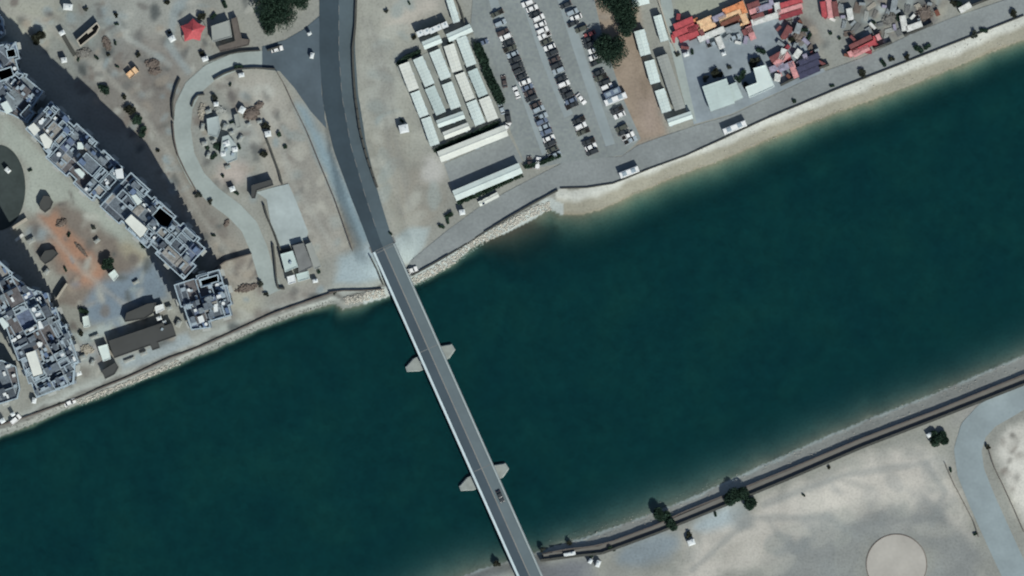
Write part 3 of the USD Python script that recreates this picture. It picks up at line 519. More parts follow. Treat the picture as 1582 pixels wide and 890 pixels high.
apartment('diagonal apartment block with a square roofless light well and a long cream roof', along_block([(164.8, 205, -68, 3), (205, 216, -62, -5), (216, 262, -66, 0), (262, 276, -58, -6), (276, 312, -64, 0), (312, 328, -36, -6), (312, 336, -64, -35)]), 42, 14,
          holes=[[(239, 334), (250, 322), (270, 338), (262, 352), (250, 348)]], rooms=[([(197, 342), (206, 333), (230, 354), (221, 368)], 3.0, 'roof_cream'), ([(207, 304), (213, 302), (222, 312), (216, 317)], 2.5, 'roof_white'), ([(182, 264), (192, 262), (194, 276), (184, 276)], 2.6, 'rooftop_white')], along=-42.5, dens=1.2)
apartment('apartment block next to the canal with a walled roof terrace and bright white units', [(271, 440), (306, 429), (305, 426), (341, 416), (349, 441), (353, 440), (361, 470), (356, 472), (360, 487), (326, 497), (328, 506), (298, 510), (286, 474), (282, 475)], 42, 15, holes=[[(313, 434), (338, 426), (339, 434), (315, 441)]],
          rooms=[([(309, 490), (315, 488), (318, 496), (312, 498)], 2.4, 'rooftop_white'), ([(333, 471), (338, 470), (338, 480), (334, 481)], 2.4, 'rooftop_white')], along=-72, dens=1.6)
apartment('bluish apartment block at the lower left with a long cream roof beside its west edge', [(-40, 380), (4, 404), (24, 422), (22, 425), (50, 446), (78, 453), (84, 476), (90, 474), (100, 502), (106, 500), (126, 560), (120, 562), (118, 592), (60, 614), (52, 592), (48, 593), (36, 556), (32, 557), (12, 503), (-40, 470)], 40, 16,
          rooms=[([(45, 546), (58, 542), (69, 576), (56, 580)], 3.0, 'roof_cream'), ([(2, 493), (8, 491), (17, 502), (11, 508)], 2.5, 'roof_white'), ([(63, 497), (67, 496), (70, 506), (65, 507)], 2.5, 'rooftop_white')], along=-62, dens=1.5)
apartment('low grey apartment block in the bottom left corner of the estate', [(-50, 560), (4, 556), (26, 566), (32, 600), (28, 616), (-50, 640)], 9, 17, along=-70, dens=.8, rooms=[])
# ---------------------------------------------------------------- cabins, sheds and other low buildings
def quad_frame(q):
    p = np.array(WP(q)); c = p.mean(0); m1, m2 = (p[0] + p[1]) / 2, (p[2] + p[3]) / 2
    d = m2 - m1; l = np.linalg.norm(d); w = (np.linalg.norm(p[1] - p[0]) + np.linalg.norm(p[3] - p[2])) / 2
    if l >= w: return c, l, w, math.degrees(math.atan2(d[1], d[0]))
    d = (p[1] + p[2] - p[0] - p[3]) / 2
    return c, np.linalg.norm(d), l, math.degrees(math.atan2(d[1], d[0]))
def cabin(name, label, q, h=2.9, mk='roof_white', group=None, wallm='wall_white', units=2, cat_='cabin', pitch=.35, seed=None):
    (cx, cy), l, w, ang = quad_frame(q); w *= 1.22 if units else 1; l *= 1.02; r = random.Random(int(cx * 13 + cy * 7))
    u, v = cx / S + 791, 445 - cy / S
    t = thing(name, label, cat_, u, v, 0, ang, group)
    part(t, 'floor', box(0, 0, -.2, l + .1, w + .1, .25), M['concrete_dark'])
    wl = part(t, 'wall', box(0, 0, .25, l - .3, w - .3, h - .05), M[wallm])
    nb = max(2, int(l / 1.25)); rib = []
    roof = hull([(x, y, z) for x in (-l / 2, l / 2) for y, z in ((-w / 2, h - .05), (w / 2, h - .05), (-w / 2, h + .06), (w / 2, h + .06), (0, h + .06 + pitch))])
    rf = part(t, 'roof', roof, M[mk])
    for k in range(nb + 1):
        x = -l / 2 + .04 + (l - .08) * k / nb
        rib.append(hull([(x + dx, y, z) for dx in (-.045, .045) for y, z in ((-w / 2, h + .04), (w / 2, h + .04), (-w / 2, h + .12), (w / 2, h + .12), (0, h + .13 + pitch))]))
    part(rf, 'seam', cat(*rib), M[mk]); part(rf, 'ridge_cap', box(0, 0, h + .02 + pitch, l, .35, h + .16 + pitch), M[mk])
    d = part(t, 'door', box(-l * .3, -w / 2 + .13, .3, .95, .06, 2.3), M['wall_dark'])
    for k in range(max(1, int(l / 3.2))): part(t, 'window', box(-l / 2 + 1.6 + k * 3.1, w / 2 - .13, 1.1, 1.1, .06, 2.1), M['glass'])
    for k in range(units):
        x = r.uniform(-l * .42, l * .42); sd = r.choice([-1, 1])
        part(t, 'air_conditioner', box(x, sd * (w / 2 + .1), 1.3, .8, .35, 1.95), M['rooftop_metal'])
    return t
CAMP = [('A', [[(617, 102), (631, 95), (645, 137), (634, 141)], [(635, 145), (647, 140), (661, 178), (650, 181)], [(652, 184), (664, 181), (678, 222), (666, 226)]]),
        ('B', [[(639, 92), (652, 88), (670, 129), (658, 134)], [(658, 138), (670, 133), (688, 173), (675, 178)]]),
        ('C', [[(665, 81), (678, 77), (696, 119), (682, 124)], [(684, 131), (697, 127), (711, 165), (698, 169)]]),
        ('D', [[(687, 72), (700, 68), (713, 108), (700, 112)], [(705, 116), (716, 112), (733, 152), (720, 156)], [(722, 159), (734, 155), (749, 190), (735, 194)]]),
        ('E', [[(706, 59), (719, 57), (735, 99), (722, 103)], [(724, 110), (736, 107), (753, 146), (740, 150)], [(742, 153), (754, 150), (769, 182), (754, 189)]])]
ordinal = ['northern', 'middle', 'southern']; coln = {'A': 'westernmost', 'B': 'second from the west', 'C': 'central', 'D': 'fourth from the west', 'E': 'easternmost'}
for c, lst in CAMP:
    for k, q in enumerate(lst):
        o = ordinal[k] if len(lst) == 3 else ('northern', 'southern')[k]
        cabin('white_cabin', f'white cabin, {o} in the {coln[c]} column of the dense camp', q, 2.9, random.Random(k * 7 + ord(c)).choice(['roof_white', 'roof_white', 'roof_teal', 'roof_cream']), 'white cabins of the dense camp')
G2 = 'white cabins of the dense camp'
cabin('white_cabin', 'short white cabin across the top of the camp columns, below the water tanks', [(652, 66), (679, 55), (683, 65), (656, 76)], group=G2)
cabin('white_cabin', 'white cabin across the north east corner of the dense camp', [(690, 54), (726, 38), (730, 48), (694, 64)], group=G2)
cabin('white_cabin', 'narrow white cabin running off the top edge by the camp path', [(688, -8), (696, -10), (710, 33), (701, 36)], group=G2)
cabin('white_cabin', 'upper of two short white cabins lying crosswise in the south of the camp', [(674, 187), (715, 173), (718, 182), (678, 197)], group=G2)
cabin('white_cabin', 'lower of two short white cabins lying crosswise, with rounded pale roof', [(684, 205), (722, 191), (727, 199), (688, 215)], mk='roof_cream', group=G2)
cabin('long_shed', 'long cream white roofed shed closing the camp on the south', [(676, 235), (779, 196), (784, 208), (683, 250)], 3.2, 'roof_cream', cat_='shed', units=4)
cabin('long_shed', 'long white roofed shed nearest the shore road below the camp', [(700, 296), (800, 254), (807, 266), (706, 309)], 3.6, 'roof_white', cat_='shed', units=4)
cabin('small_shed', 'small pale shed on the shore road south of the long white shed', [(740, 311), (768, 297), (771, 304), (741, 320)], 1.2, 'roof_cream', cat_='shed', units=0, pitch=.1)
G3 = 'white cabins of the eastern camp'
for lab, q, mk, h in (('white cabin cut by the top edge, beside the dark tree', [(975, -6), (1000, -8), (1003, 2), (978, 12)], 'roof_white', 2.9), ('topmost long white cabin in the western row of the eastern camp', [(981, 49), (994, 46), (1004, 83), (991, 87)], 'roof_white', 2.9),
        ('middle white cabin in the western row of the eastern camp', [(997, 96), (1009, 92), (1019, 127), (1006, 130)], 'roof_white', 2.9), ('southern white cabin in the western row of the eastern camp', [(1013, 141), (1025, 137), (1036, 171), (1024, 175)], 'roof_white', 2.9),
        ('white cabin beside the lane at the north of the eastern camp', [(1010, 26), (1021, 23), (1031, 62), (1022, 65)], 'roof_white', 2.9), ('very long pale grey roofed hut along the lane of the eastern camp', [(1017, 88), (1029, 85), (1058, 166), (1043, 171)], 'roof_grey', 3.1),
        ('white cabin lying crosswise at the south end of the eastern camp', [(1031, 185), (1067, 173), (1070, 182), (1034, 195)], 'roof_white', 2.9)):
    cabin('white_cabin', lab, q, h, mk, G3)
cabin('site_office', 'large square pale roofed office in the equipment yard', [(1089, 132), (1118, 124), (1133, 160), (1100, 172)], 4.2, 'roof_teal', cat_='building', units=4)
cabin('office_annex', 'small pale annex against the east side of the square office', [(1121, 132), (1138, 129), (1145, 152), (1135, 157)], 3.2, 'roof_teal', cat_='building')
def flat_building(name, label, pts, h, mk, wm='wall_white', cat_='building', seed=1, units=3):
    u0, v0 = pts[0]; o = np.array(W(u0, v0)); P = Polygon([tuple(np.array(W(*p)) - o) for p in pts]).buffer(0); r = random.Random(seed)
    t = thing(name, label, cat_, u0, v0, 0); wl = part(t, 'wall', prism(P, -.3, h), M[wm]); P2 = P.buffer(.15, join_style='mitre')
    rf = part(t, 'roof', prism(P2, h + .003, h + .18), M[mk]); part(t, 'roof_edge', prism(P2.difference(P2.buffer(-.3, join_style='mitre')), h + .19, h + .42), M[mk])
    x0, y0, x1, y1 = P.bounds; c0 = np.array(P.exterior.coords)
    for a, b_ in zip(c0, c0[1:]):
        d = np.linalg.norm(b_ - a)
        if d > 2.5:
            e = (b_ - a) / d
            for k in range(max(1, int(d / 3.5))): part(wl, 'window', box(*(a + (b_ - a) * (k + .5) / max(1, int(d / 3.5))), min(1.0, h * .4), 1.1, .08, min(2.1, h - .2), math.degrees(math.atan2(e[1], e[0]))), M['glass'])
    for k in range(units):
        c = [r.uniform(x0, x1), r.uniform(y0, y1)]
        if P.buffer(-.8).contains(Point(c)): part(rf, 'air_conditioner', box(*c, h + .18, r.uniform(.7, 1.4), r.uniform(.7, 1.1), h + r.uniform(.8, 1.3), r.uniform(0, 90)), M['rooftop_metal'])
    return t
flat_building('stepped_building', 'white stepped L shaped flat roof building beside the red boxes', [(1164, 106), (1182, 101), (1196, 134), (1158, 151), (1152, 135), (1170, 128)], 4.2, 'roof_white', seed=3)
flat_building('grey_building', 'square grey roofed building beside the red canopy', [(327, 41), (354, 32), (358, 57), (329, 65)], 3.2, 'roof_grey', seed=4)
flat_building('brown_pergola', 'dark brown L shaped roof wrapping the grey building by the red canopy', [(358, 30), (366, 27), (373, 60), (386, 62), (384, 70), (340, 80), (338, 72), (364, 64)], 2.4, 'wall_brown', 'wall_dark', 'pergola', 5, 0)
flat_building('dark_shed', 'large dark roofed long shed by the western canal bank', [(169, 527), (252, 499), (254, 504), (266, 500), (272, 519), (244, 529), (247, 537), (236, 541), (233, 533), (177, 553)], 3.4, 'roof_dark', 'wall_brown', 'shed', 6, 2)
flat_building('dark_shed', 'narrower dark roofed shed behind the large one, by the blue pad', [(196, 484), (228, 470), (241, 468), (236, 484), (224, 492), (193, 497)], 3.0, 'roof_dark', 'wall_dark', 'shed', 7, 1)
flat_building('dark_shed', 'smallest dark roofed shed by the western canal bank', [(158, 573), (178, 561), (183, 567), (177, 578), (163, 585)], 2.8, 'roof_dark', 'wall_brown', 'shed', 8, 0)
flat_building('dark_shed', 'dark roof with pale rim at the north end of the pale concrete slab', [(389, 287), (420, 278), (422, 286), (397, 294), (394, 306), (389, 306)], 3.0, 'roof_dark', 'wall_dark', 'shed', 9, 0)
flat_building('teal_shed', 'square pale blue roofed shed south of the pale concrete slab', [(434, 393), (452, 388), (460, 412), (441, 420)], 2.8, 'roof_teal', 'wall_white', 'shed', 10, 1)
flat_building('grey_lean_to', 'dark grey roofed building between the blue shed and the white strip', [(453, 380), (469, 376), (483, 412), (462, 422), (461, 408)], 2.6, 'concrete_dark', 'wall_brown', 'building', 11, 0)
flat_building('pale_strip_hut', 'narrow pale roofed hut east of the dark grey building', [(473, 378), (481, 375), (496, 412), (486, 416)], 2.4, 'roof_grey', 'wall_white', 'hut', 12, 1)
flat_building('white_hut', 'small bright white hut south of the blue shed', [(444, 428), (455, 425), (457, 436), (446, 439)], 2.6, 'rooftop_white', 'wall_white', 'hut', 13, 0)
flat_building('pale_hut', 'pale grey roofed hut east of the small bright white hut', [(458, 424), (476, 419), (478, 430), (461, 435)], 1.8, 'roof_teal', 'wall_white', 'hut', 14, 1)
flat_building('grey_hut', 'pale blue grey hut in the middle of the rubble inside the loop road', [(320, 184), (337, 180), (340, 200), (336, 212), (322, 208)], 2.4, 'pad_light', 'wall_white', 'hut', 15, 2)
flat_building('grey_hut', 'pale hut with white corner south of the blue grey hut inside the loop road', [(344, 212), (353, 209), (366, 226), (366, 246), (352, 252), (341, 240)], 2.6, 'pad_light', 'wall_white', 'hut', 16, 3)
flat_building('grey_hut', 'narrow white hut between the hedges north of the pale slab', [(362, 178), (368, 176), (372, 196), (366, 198)], 2.2, 'roof_grey', 'wall_white', 'hut', 17, 0)
flat_building('pale_hut', 'pale hut beside the western light roof and the dark shed', [(152, 536), (166, 532), (171, 554), (160, 558)], 2.6, 'roof_white', 'wall_white', 'hut', 18, 1)
flat_building('pale_hut', 'broken white roof at the east end of the narrower dark shed', [(239, 474), (252, 470), (254, 478), (242, 484)], 2.4, 'rooftop_white', 'wall_white', 'hut', 19, 0)
flat_building('pale_hut', 'white hut beside the dark tree in the brown courtyard', [(168, 424), (177, 417), (183, 426), (176, 434)], 2.4, 'roof_white', 'wall_white', 'hut', 20, 0)
flat_building('pale_hut', 'white hut at the south edge of the brown courtyard, below a dark bush', [(128, 490), (136, 488), (139, 504), (130, 506)], 2.4, 'roof_white', 'wall_white', 'hut', 21, 0)
flat_building('dark_shelter', 'small dark cross shaped shelter on the pale sand by the turf and painted shade circle', [(62, 314), (68, 303), (76, 304), (82, 312), (78, 322), (70, 328), (62, 322)], 2.4, 'roof_dark', 'wall_dark', 'shelter', 22, 0)
flat_building('dark_shelter', 'dark roof in the south west corner of the reddish courtyard', [(62, 400), (70, 388), (82, 386), (90, 392), (80, 402), (70, 408)], 2.6, 'roof_dark', 'wall_dark', 'shelter', 23, 0)
part('/World', 'concrete_slab', prism(PP([(396, 297), (424, 289), (446, 284), (458, 312), (476, 358), (474, 370), (432, 384), (418, 345), (412, 308)]), -.3, .12), M['pad_light'], kind='structure')
# roofless pen and the red canopy
pen = thing('roofless_pen', 'roofless walled pen with a dark floor in the north west rubble', 'enclosure', 137, 52)
def rp(pts): o = np.array(W(137, 52)); return Polygon([tuple(np.array(W(*p)) - o) for p in pts])
pq = rp([(118, 62), (150, 34), (155, 42), (150, 52), (124, 73)])
part(pen, 'wall', prism(pq.difference(pq.buffer(-.5, join_style='mitre')), -.3, 3.0), M['wall_sand']); part(pen, 'floor', prism(pq.buffer(-.5, join_style='mitre'), -.3, .08), M['roof_dark']); part(pen, 'buttress', prism(rp([(134, 50), (142, 44), (144, 47), (136, 53)]).buffer(0), -.2, 2.4), M['wall_sand'])
can = thing('red_canopy', 'red star shaped fabric canopy beside the grey building', 'canopy', 298, 47)
ridge = []
R_ = [5.2, 3.4, 4.6, 3.2, 5.0, 3.6, 5.4, 3.3, 4.9, 3.5]; n = len(R_); top = (0, 0, 5.0)
rimp = [(R_[k] * math.cos(2 * math.pi * k / n + .3), R_[k] * math.sin(2 * math.pi * k / n + .3), 2.4 if k % 2 == 0 else 3.0) for k in range(n)]
for k in range(n):
    a, b_ = rimp[k], rimp[(k + 1) % n]; tm = (0, 0, 5.0)
    vv = np.array([tm, a, b_, np.array(tm) - (0, 0, .06), np.array(a) - (0, 0, .06), np.array(b_) - (0, 0, .06)]); part(can, 'canopy_panel', (vv, np.array([[0, 1, 2], [3, 5, 4], [1, 4, 5], [1, 5, 2], [0, 3, 4], [0, 4, 1], [0, 2, 5], [0, 5, 3]])), M['box_red'])
for k in range(0, n, 2): part(can, 'pole', cyl(rimp[k][0], rimp[k][1], -.2, .1, rimp[k][2]), M['steel'])
part(can, 'mast', cyl(0, 0, -.2, .14, 5.4), M['steel'])
# ---------------------------------------------------------------- vehicles
def car_parts(col, kind='saloon'):
    m = M['car_' + col]
    def build(t):
        L, Wd, hb, hr = {'saloon': (4.7, 1.85, .86, 1.45), 'jeep': (4.85, 1.95, 1.05, 1.85), 'pickup': (5.3, 1.9, .98, 1.8)}[kind]
        prof = [(-L/2, .34), (-L/2 + .08, hb - .02), (-L/2 + .35, hb + .02), (L/2 - 1.15, hb + .03), (L/2 - .15, hb - .14), (L/2, .55), (L/2 - .05, .32)]
        part(t, 'body', hull([(x * (1 if abs(y) < Wd/2 - .12 else .985), y, z - (0 if abs(y) < Wd/2 - .12 else .05)) for x, z in prof for y in (-Wd/2, -Wd/2 + .16, Wd/2 - .16, Wd/2)] + [(x, y, .3) for x in (-L/2 + .2, L/2 - .2) for y in (-Wd/2, Wd/2)]), m, smooth=35)
        b0, b1, f1, f0 = {'saloon': (-L/2 + .45, -L/2 + 1.15, .35, 1.15), 'jeep': (-L/2 + .12, -L/2 + .4, .55, 1.2), 'pickup': (-.75, -.5, .75, 1.35)}[kind]
        part(t, 'windows', hull([(b0, y, hb - .02) for y in (-Wd/2 + .08, Wd/2 - .08)] + [(f0, y, hb - .02) for y in (-Wd/2 + .08, Wd/2 - .08)] + [(x, y, hr - .06) for x in (b1, f1) for y in (-Wd/2 + .25, Wd/2 - .25)]), M['glass'])
        part(t, 'roof', hull([(x, y, z) for x, z in ((b1 - .05, hr - .07), (f1 + .05, hr - .07), (b1 + .1, hr), (f1 - .1, hr)) for y in (-Wd/2 + .23, Wd/2 - .23)]), m)
        if kind == 'pickup': part(t, 'load_bed', box(-L/2 + .95, 0, hb - .02, 1.6, Wd - .35, hb + .04), M['tyre'])
        for x in (-L/2 + .85, L/2 - .9):
            for s in (-1, 1): part(t, 'wheel', cyl_y(x, s * (Wd/2 - .2), s * (Wd/2 + .01), .33, .33), M['tyre'])
        for s in (-1, 1): part(t, 'headlight', box(L/2 - .12, s * (Wd/2 - .32), .55, .22, .38, .74), M['lamp_clear']); part(t, 'tail_light', box(-L/2 + .05, s * (Wd/2 - .25), .6, .14, .3, .8), M['lamp_red'])
    return build
def car(u, v, col, kind, ang, label, group=None): return inst((col, kind), car_parts(col, kind), 'parked_car', label, 'car', u, v, ang, group)
WORD = {'white': 'white', 'silver': 'silver grey', 'dark': 'black', 'blue': 'dull blue', 'olive': 'dark olive', 'red': 'red', 'brown': 'dark brown'}
ROW1 = [(768, 21, 'olive'), (773, 36, 'silver'), (777, 50, 'brown'), (781, 57, 'white'), (785, 66, 'dark'), (788, 75, 'olive'), (792, 84, 'silver'), (795, 92, 'dark'), (799, 101, 'dark'), (802, 109, 'dark'), (806, 118, 'dark'), (811, 127, 'white'), (815, 135, 'blue'), (818, 143, 'brown'), (821, 152, 'dark'), (828, 162, 'brown'), (832, 169, 'silver'), (836, 180, 'silver'), (837, 188, 'blue'), (841, 196, 'silver'), (844, 204, 'blue'), (848, 214, 'white'), (850, 222, 'dark'), (853, 231, 'olive'), (857, 240, 'silver')]
ROW2 = [(815, 5, 'white'), (822, 13, 'white'), (826, 22, 'dark'), (832, 28, 'white'), (835, 38, 'white'), (838, 47, 'white'), (841, 55, 'white'), (844, 64, 'olive'), (849, 73, 'white'), (853, 82, 'dark'), (857, 92, 'brown'), (860, 101, 'dark'), (863, 109, 'silver'), (867, 121, 'dark'), (871, 130, 'white'), (873, 139, 'dark'), (877, 147, 'dark'), (882, 156, 'blue'), (884, 163, 'dark')]
ROW2b = [(894, 186, 'dark'), (897, 195, 'white'), (901, 204, 'olive'), (909, 219, 'dark'), (913, 227, 'white'), (915, 235, 'dark')]
ROW3 = [(874, 8, 'dark'), (884, 19, 'silver'), (890, 27, 'white'), (886, 36, 'dark'), (898, 45, 'olive'), (911, 53, 'red'), (908, 61, 'dark'), (911, 69, 'dark'), (918, 77, 'white'), (919, 88, 'white'), (921, 97, 'dark'), (925, 112, 'dark'), (928, 120, 'olive'), (934, 128, 'dark'), (937, 134, 'white'), (941, 143, 'silver'), (953, 170, 'dark'), (957, 178, 'white')]
ROW3b = [(960, 198, 'olive'), (963, 204, 'dark'), (970, 210, 'white'), (974, 217, 'silver')]
nth = ['first', 'second', 'third', 'fourth', 'fifth', 'sixth', 'seventh', 'eighth', 'ninth', 'tenth', 'eleventh', 'twelfth', 'thirteenth', 'fourteenth', 'fifteenth', 'sixteenth', 'seventeenth', 'eighteenth', 'nineteenth', 'twentieth', 'twenty-first', 'twenty-second', 'twenty-third', 'twenty-fourth', 'twenty-fifth']
for row, where in ((ROW1, 'the western parked row'), (ROW2, 'the middle parked row'), (ROW2b, 'the short end of the middle row'), (ROW3, 'the eastern parked row'), (ROW3b, 'the southern end of the eastern row')):
    for k, (u, v, c) in enumerate(row):
        r = random.Random(u * 31 + v); kind = r.choice(['saloon', 'saloon', 'jeep', 'jeep', 'pickup'])
        car(u, v, c, kind, 23.6 + r.uniform(-3, 3) + r.choice([0, 180]), f'{WORD[c]} car parked {nth[k]} from the top in {where}', 'cars parked in the car park')
for u, v, c, kind, a, lab in ((746, 66, 'blue', 'saloon', 20, 'dull blue car at the north east corner of the dense camp'), (779, 126, 'brown', 'saloon', 100, 'dark brown car standing lengthways in the lane east of the camp'), (798, 143, 'white', 'saloon', 110, 'white car standing askew in the lane east of the camp'),
        (775, 168, 'silver', 'saloon', 110, 'silver grey car at the south end of the camp hedge'), (785, 181, 'dark', 'jeep', 100, 'black car north east of the cream long shed'), (782, 197, 'white', 'pickup', 60, 'white pickup at the east end of the cream long shed'), (898, 153, 'white', 'saloon', -50, 'white car parked askew beside the end of the middle row'),
        (831, 252, 'white', 'jeep', 80, 'white car against the hedge at the south of the car park'), (818, 251, 'brown', 'saloon', 90, 'dark brown car against the hedge at the south of the car park'),
        (773, 767, 'dark', 'saloon', -66, 'lone black car driving on the east lane of the bridge'), (428, 76, 'white', 'saloon', 15, 'white car leaving the road junction near the trees'),
        (635, 418, 'white', 'pickup', 20, 'white pickup parked under the east edge of the bridge start'), (1102, 68, 'silver', 'pickup', 20, 'silver grey pickup south of the long white trailer'), (1135, 58, 'silver', 'saloon', 20, 'silver grey car in front of the lilac container'),
        (24, 648, 'white', 'jeep', 40, 'white car in the bottom left corner by the canal road'), (108, 622, 'white', 'saloon', 25, 'white car on the canal promenade at the lower left')):
    z = ZD + .06 if (u, v) == (773, 767) else None
    inst((c, kind), car_parts(c, kind), 'parked_car' if z is None else 'car_on_bridge', lab, 'car', u, v, a, z=z)
def bus_parts(L, m):
    def build(t):
        part(t, 'body', hull([(x * sx, y, z) for x in (-L/2, L/2) for sx, z in ((1, .4), (1, 2.6), (.985, 2.95)) for y in ((-1.25, 1.25) if z < 2.9 else (-1.1, 1.1))]), m, smooth=30)
        for s in (-1, 1):
            for k in range(int(L / 1.5)): part(t, 'window', box(-L/2 + .9 + k * 1.45, s * 1.25, 1.35, 1.2, .05, 2.25), M['glass'])
            for x in (-L/2 + 1.6, L/2 - 1.7): part(t, 'wheel', cyl_y(x, s * .9, s * 1.27, .48, .48), M['tyre'])
        part(t, 'windscreen', box(L/2 - .01, 0, 1.1, .06, 2.2, 2.3), M['glass'])
        for x in (-L * .25, L * .22): part(t, 'roof_unit', box(x, 0, 2.94, 1.8, 1.4, 3.2), M['rooftop_metal'])
        part(t, 'roof_rail', cat(box(0, .95, 2.93, L * .9, .06, 3.02), box(0, -.95, 2.93, L * .9, .06, 3.02)), M['rooftop_metal'])
    return build
inst(('bus', 1), bus_parts(9.4, M['car_white']), 'coach', 'white coach parked on the shore road south of the square office', 'bus', 1135, 197, 22)
inst(('bus', 2), bus_parts(7.8, M['car_white']), 'coach', 'white minibus parked on the shore road at the beach bend', 'bus', 972, 266, 21)
inst(('bus', 3), bus_parts(9.0, M['car_white']), 'coach', 'long white bus standing crosswise at the eastern parked row', 'bus', 951, 153, 22)
inst(('bus', 4), bus_parts(6.6, M['car_blue']), 'coach', 'dull blue minibus beside the long white bus in the car park', 'bus', 946, 143, 24)
def truck_parts(L, cabc, bodyc):
    def build(t):
        part(t, 'chassis', box(0, 0, .55, L - .3, 1.0, .95), M['tyre'])
        c = part(t, 'cab', hull([(x, y, z) for x, z in ((L/2 - 2.1, .7), (L/2, .7), (L/2 - .05, 1.7), (L/2 - .45, 2.7), (L/2 - 2.1, 2.75)) for y in (-1.2, 1.2)]), M[cabc]); part(c, 'windscreen', hull([(L/2 - .02, y, 1.65) for y in (-1.1, 1.1)] + [(L/2 - .4, y, 2.6) for y in (-1.0, 1.0)] + [(L/2 - .3, y, 1.65) for y in (-1.1, 1.1)]), M['glass'])
        bl = L - 2.5; part(t, 'load_bed', cat(box(-1.2, 0, .98, bl, 2.45, 1.15), *[box(-1.2, s * 1.18, 1.15, bl, .09, 2.1) for s in (-1, 1)], *[box(-1.2 + s * bl / 2, 0, 1.15, .09, 2.4, 2.1) for s in (-1, 1)]), M[bodyc]); part(t, 'load', box(-1.2, 0, 1.14, bl - .25, 2.2, 1.75), M[bodyc])
        for x in (-L/2 + .9, -L/2 + 2.1, L/2 - 1.2):
            for s in (-1, 1): part(t, 'wheel', cyl_y(x, s * .85, s * 1.2, .5, .5), M['tyre'])
    return build
def container_parts(L, col, h=2.6, wd=2.45):
    def build(t):
        m = M['box_' + col]; part(t, 'body', box(0, 0, .12, L - .1, wd - .12, h - .1), m)
        rf = part(t, 'roof', box(0, 0, h - .1, L - .05, wd - .06, h), m)
        part(rf, 'corrugation', cat(*[box(x, 0, h, .14, wd - .3, h + .05) for x in np.arange(-L/2 + .3, L/2 - .2, .42)]), m)
        for x in (-1, 1):
            for y in (-1, 1): part(t, 'corner_post', box(x * (L/2 - .08), y * (wd/2 - .08), 0, .17, .17, h + .02), m)
        for s in (-1, 1): d = part(t, 'door', box(-L/2 + .03, s * wd * .23, .2, .08, wd * .42, h - .2), m); part(d, 'lock_bar', box(-L/2 - .02, s * wd * .2, .25, .05, .06, h - .25), M['steel'])
        part(t, 'side_rib', cat(*[box(x, s * (wd/2 - .05), .15, .2, .07, h - .12) for x in np.arange(-L/2 + .5, L/2 - .4, .6) for s in (-1, 1)]), m)
    return build
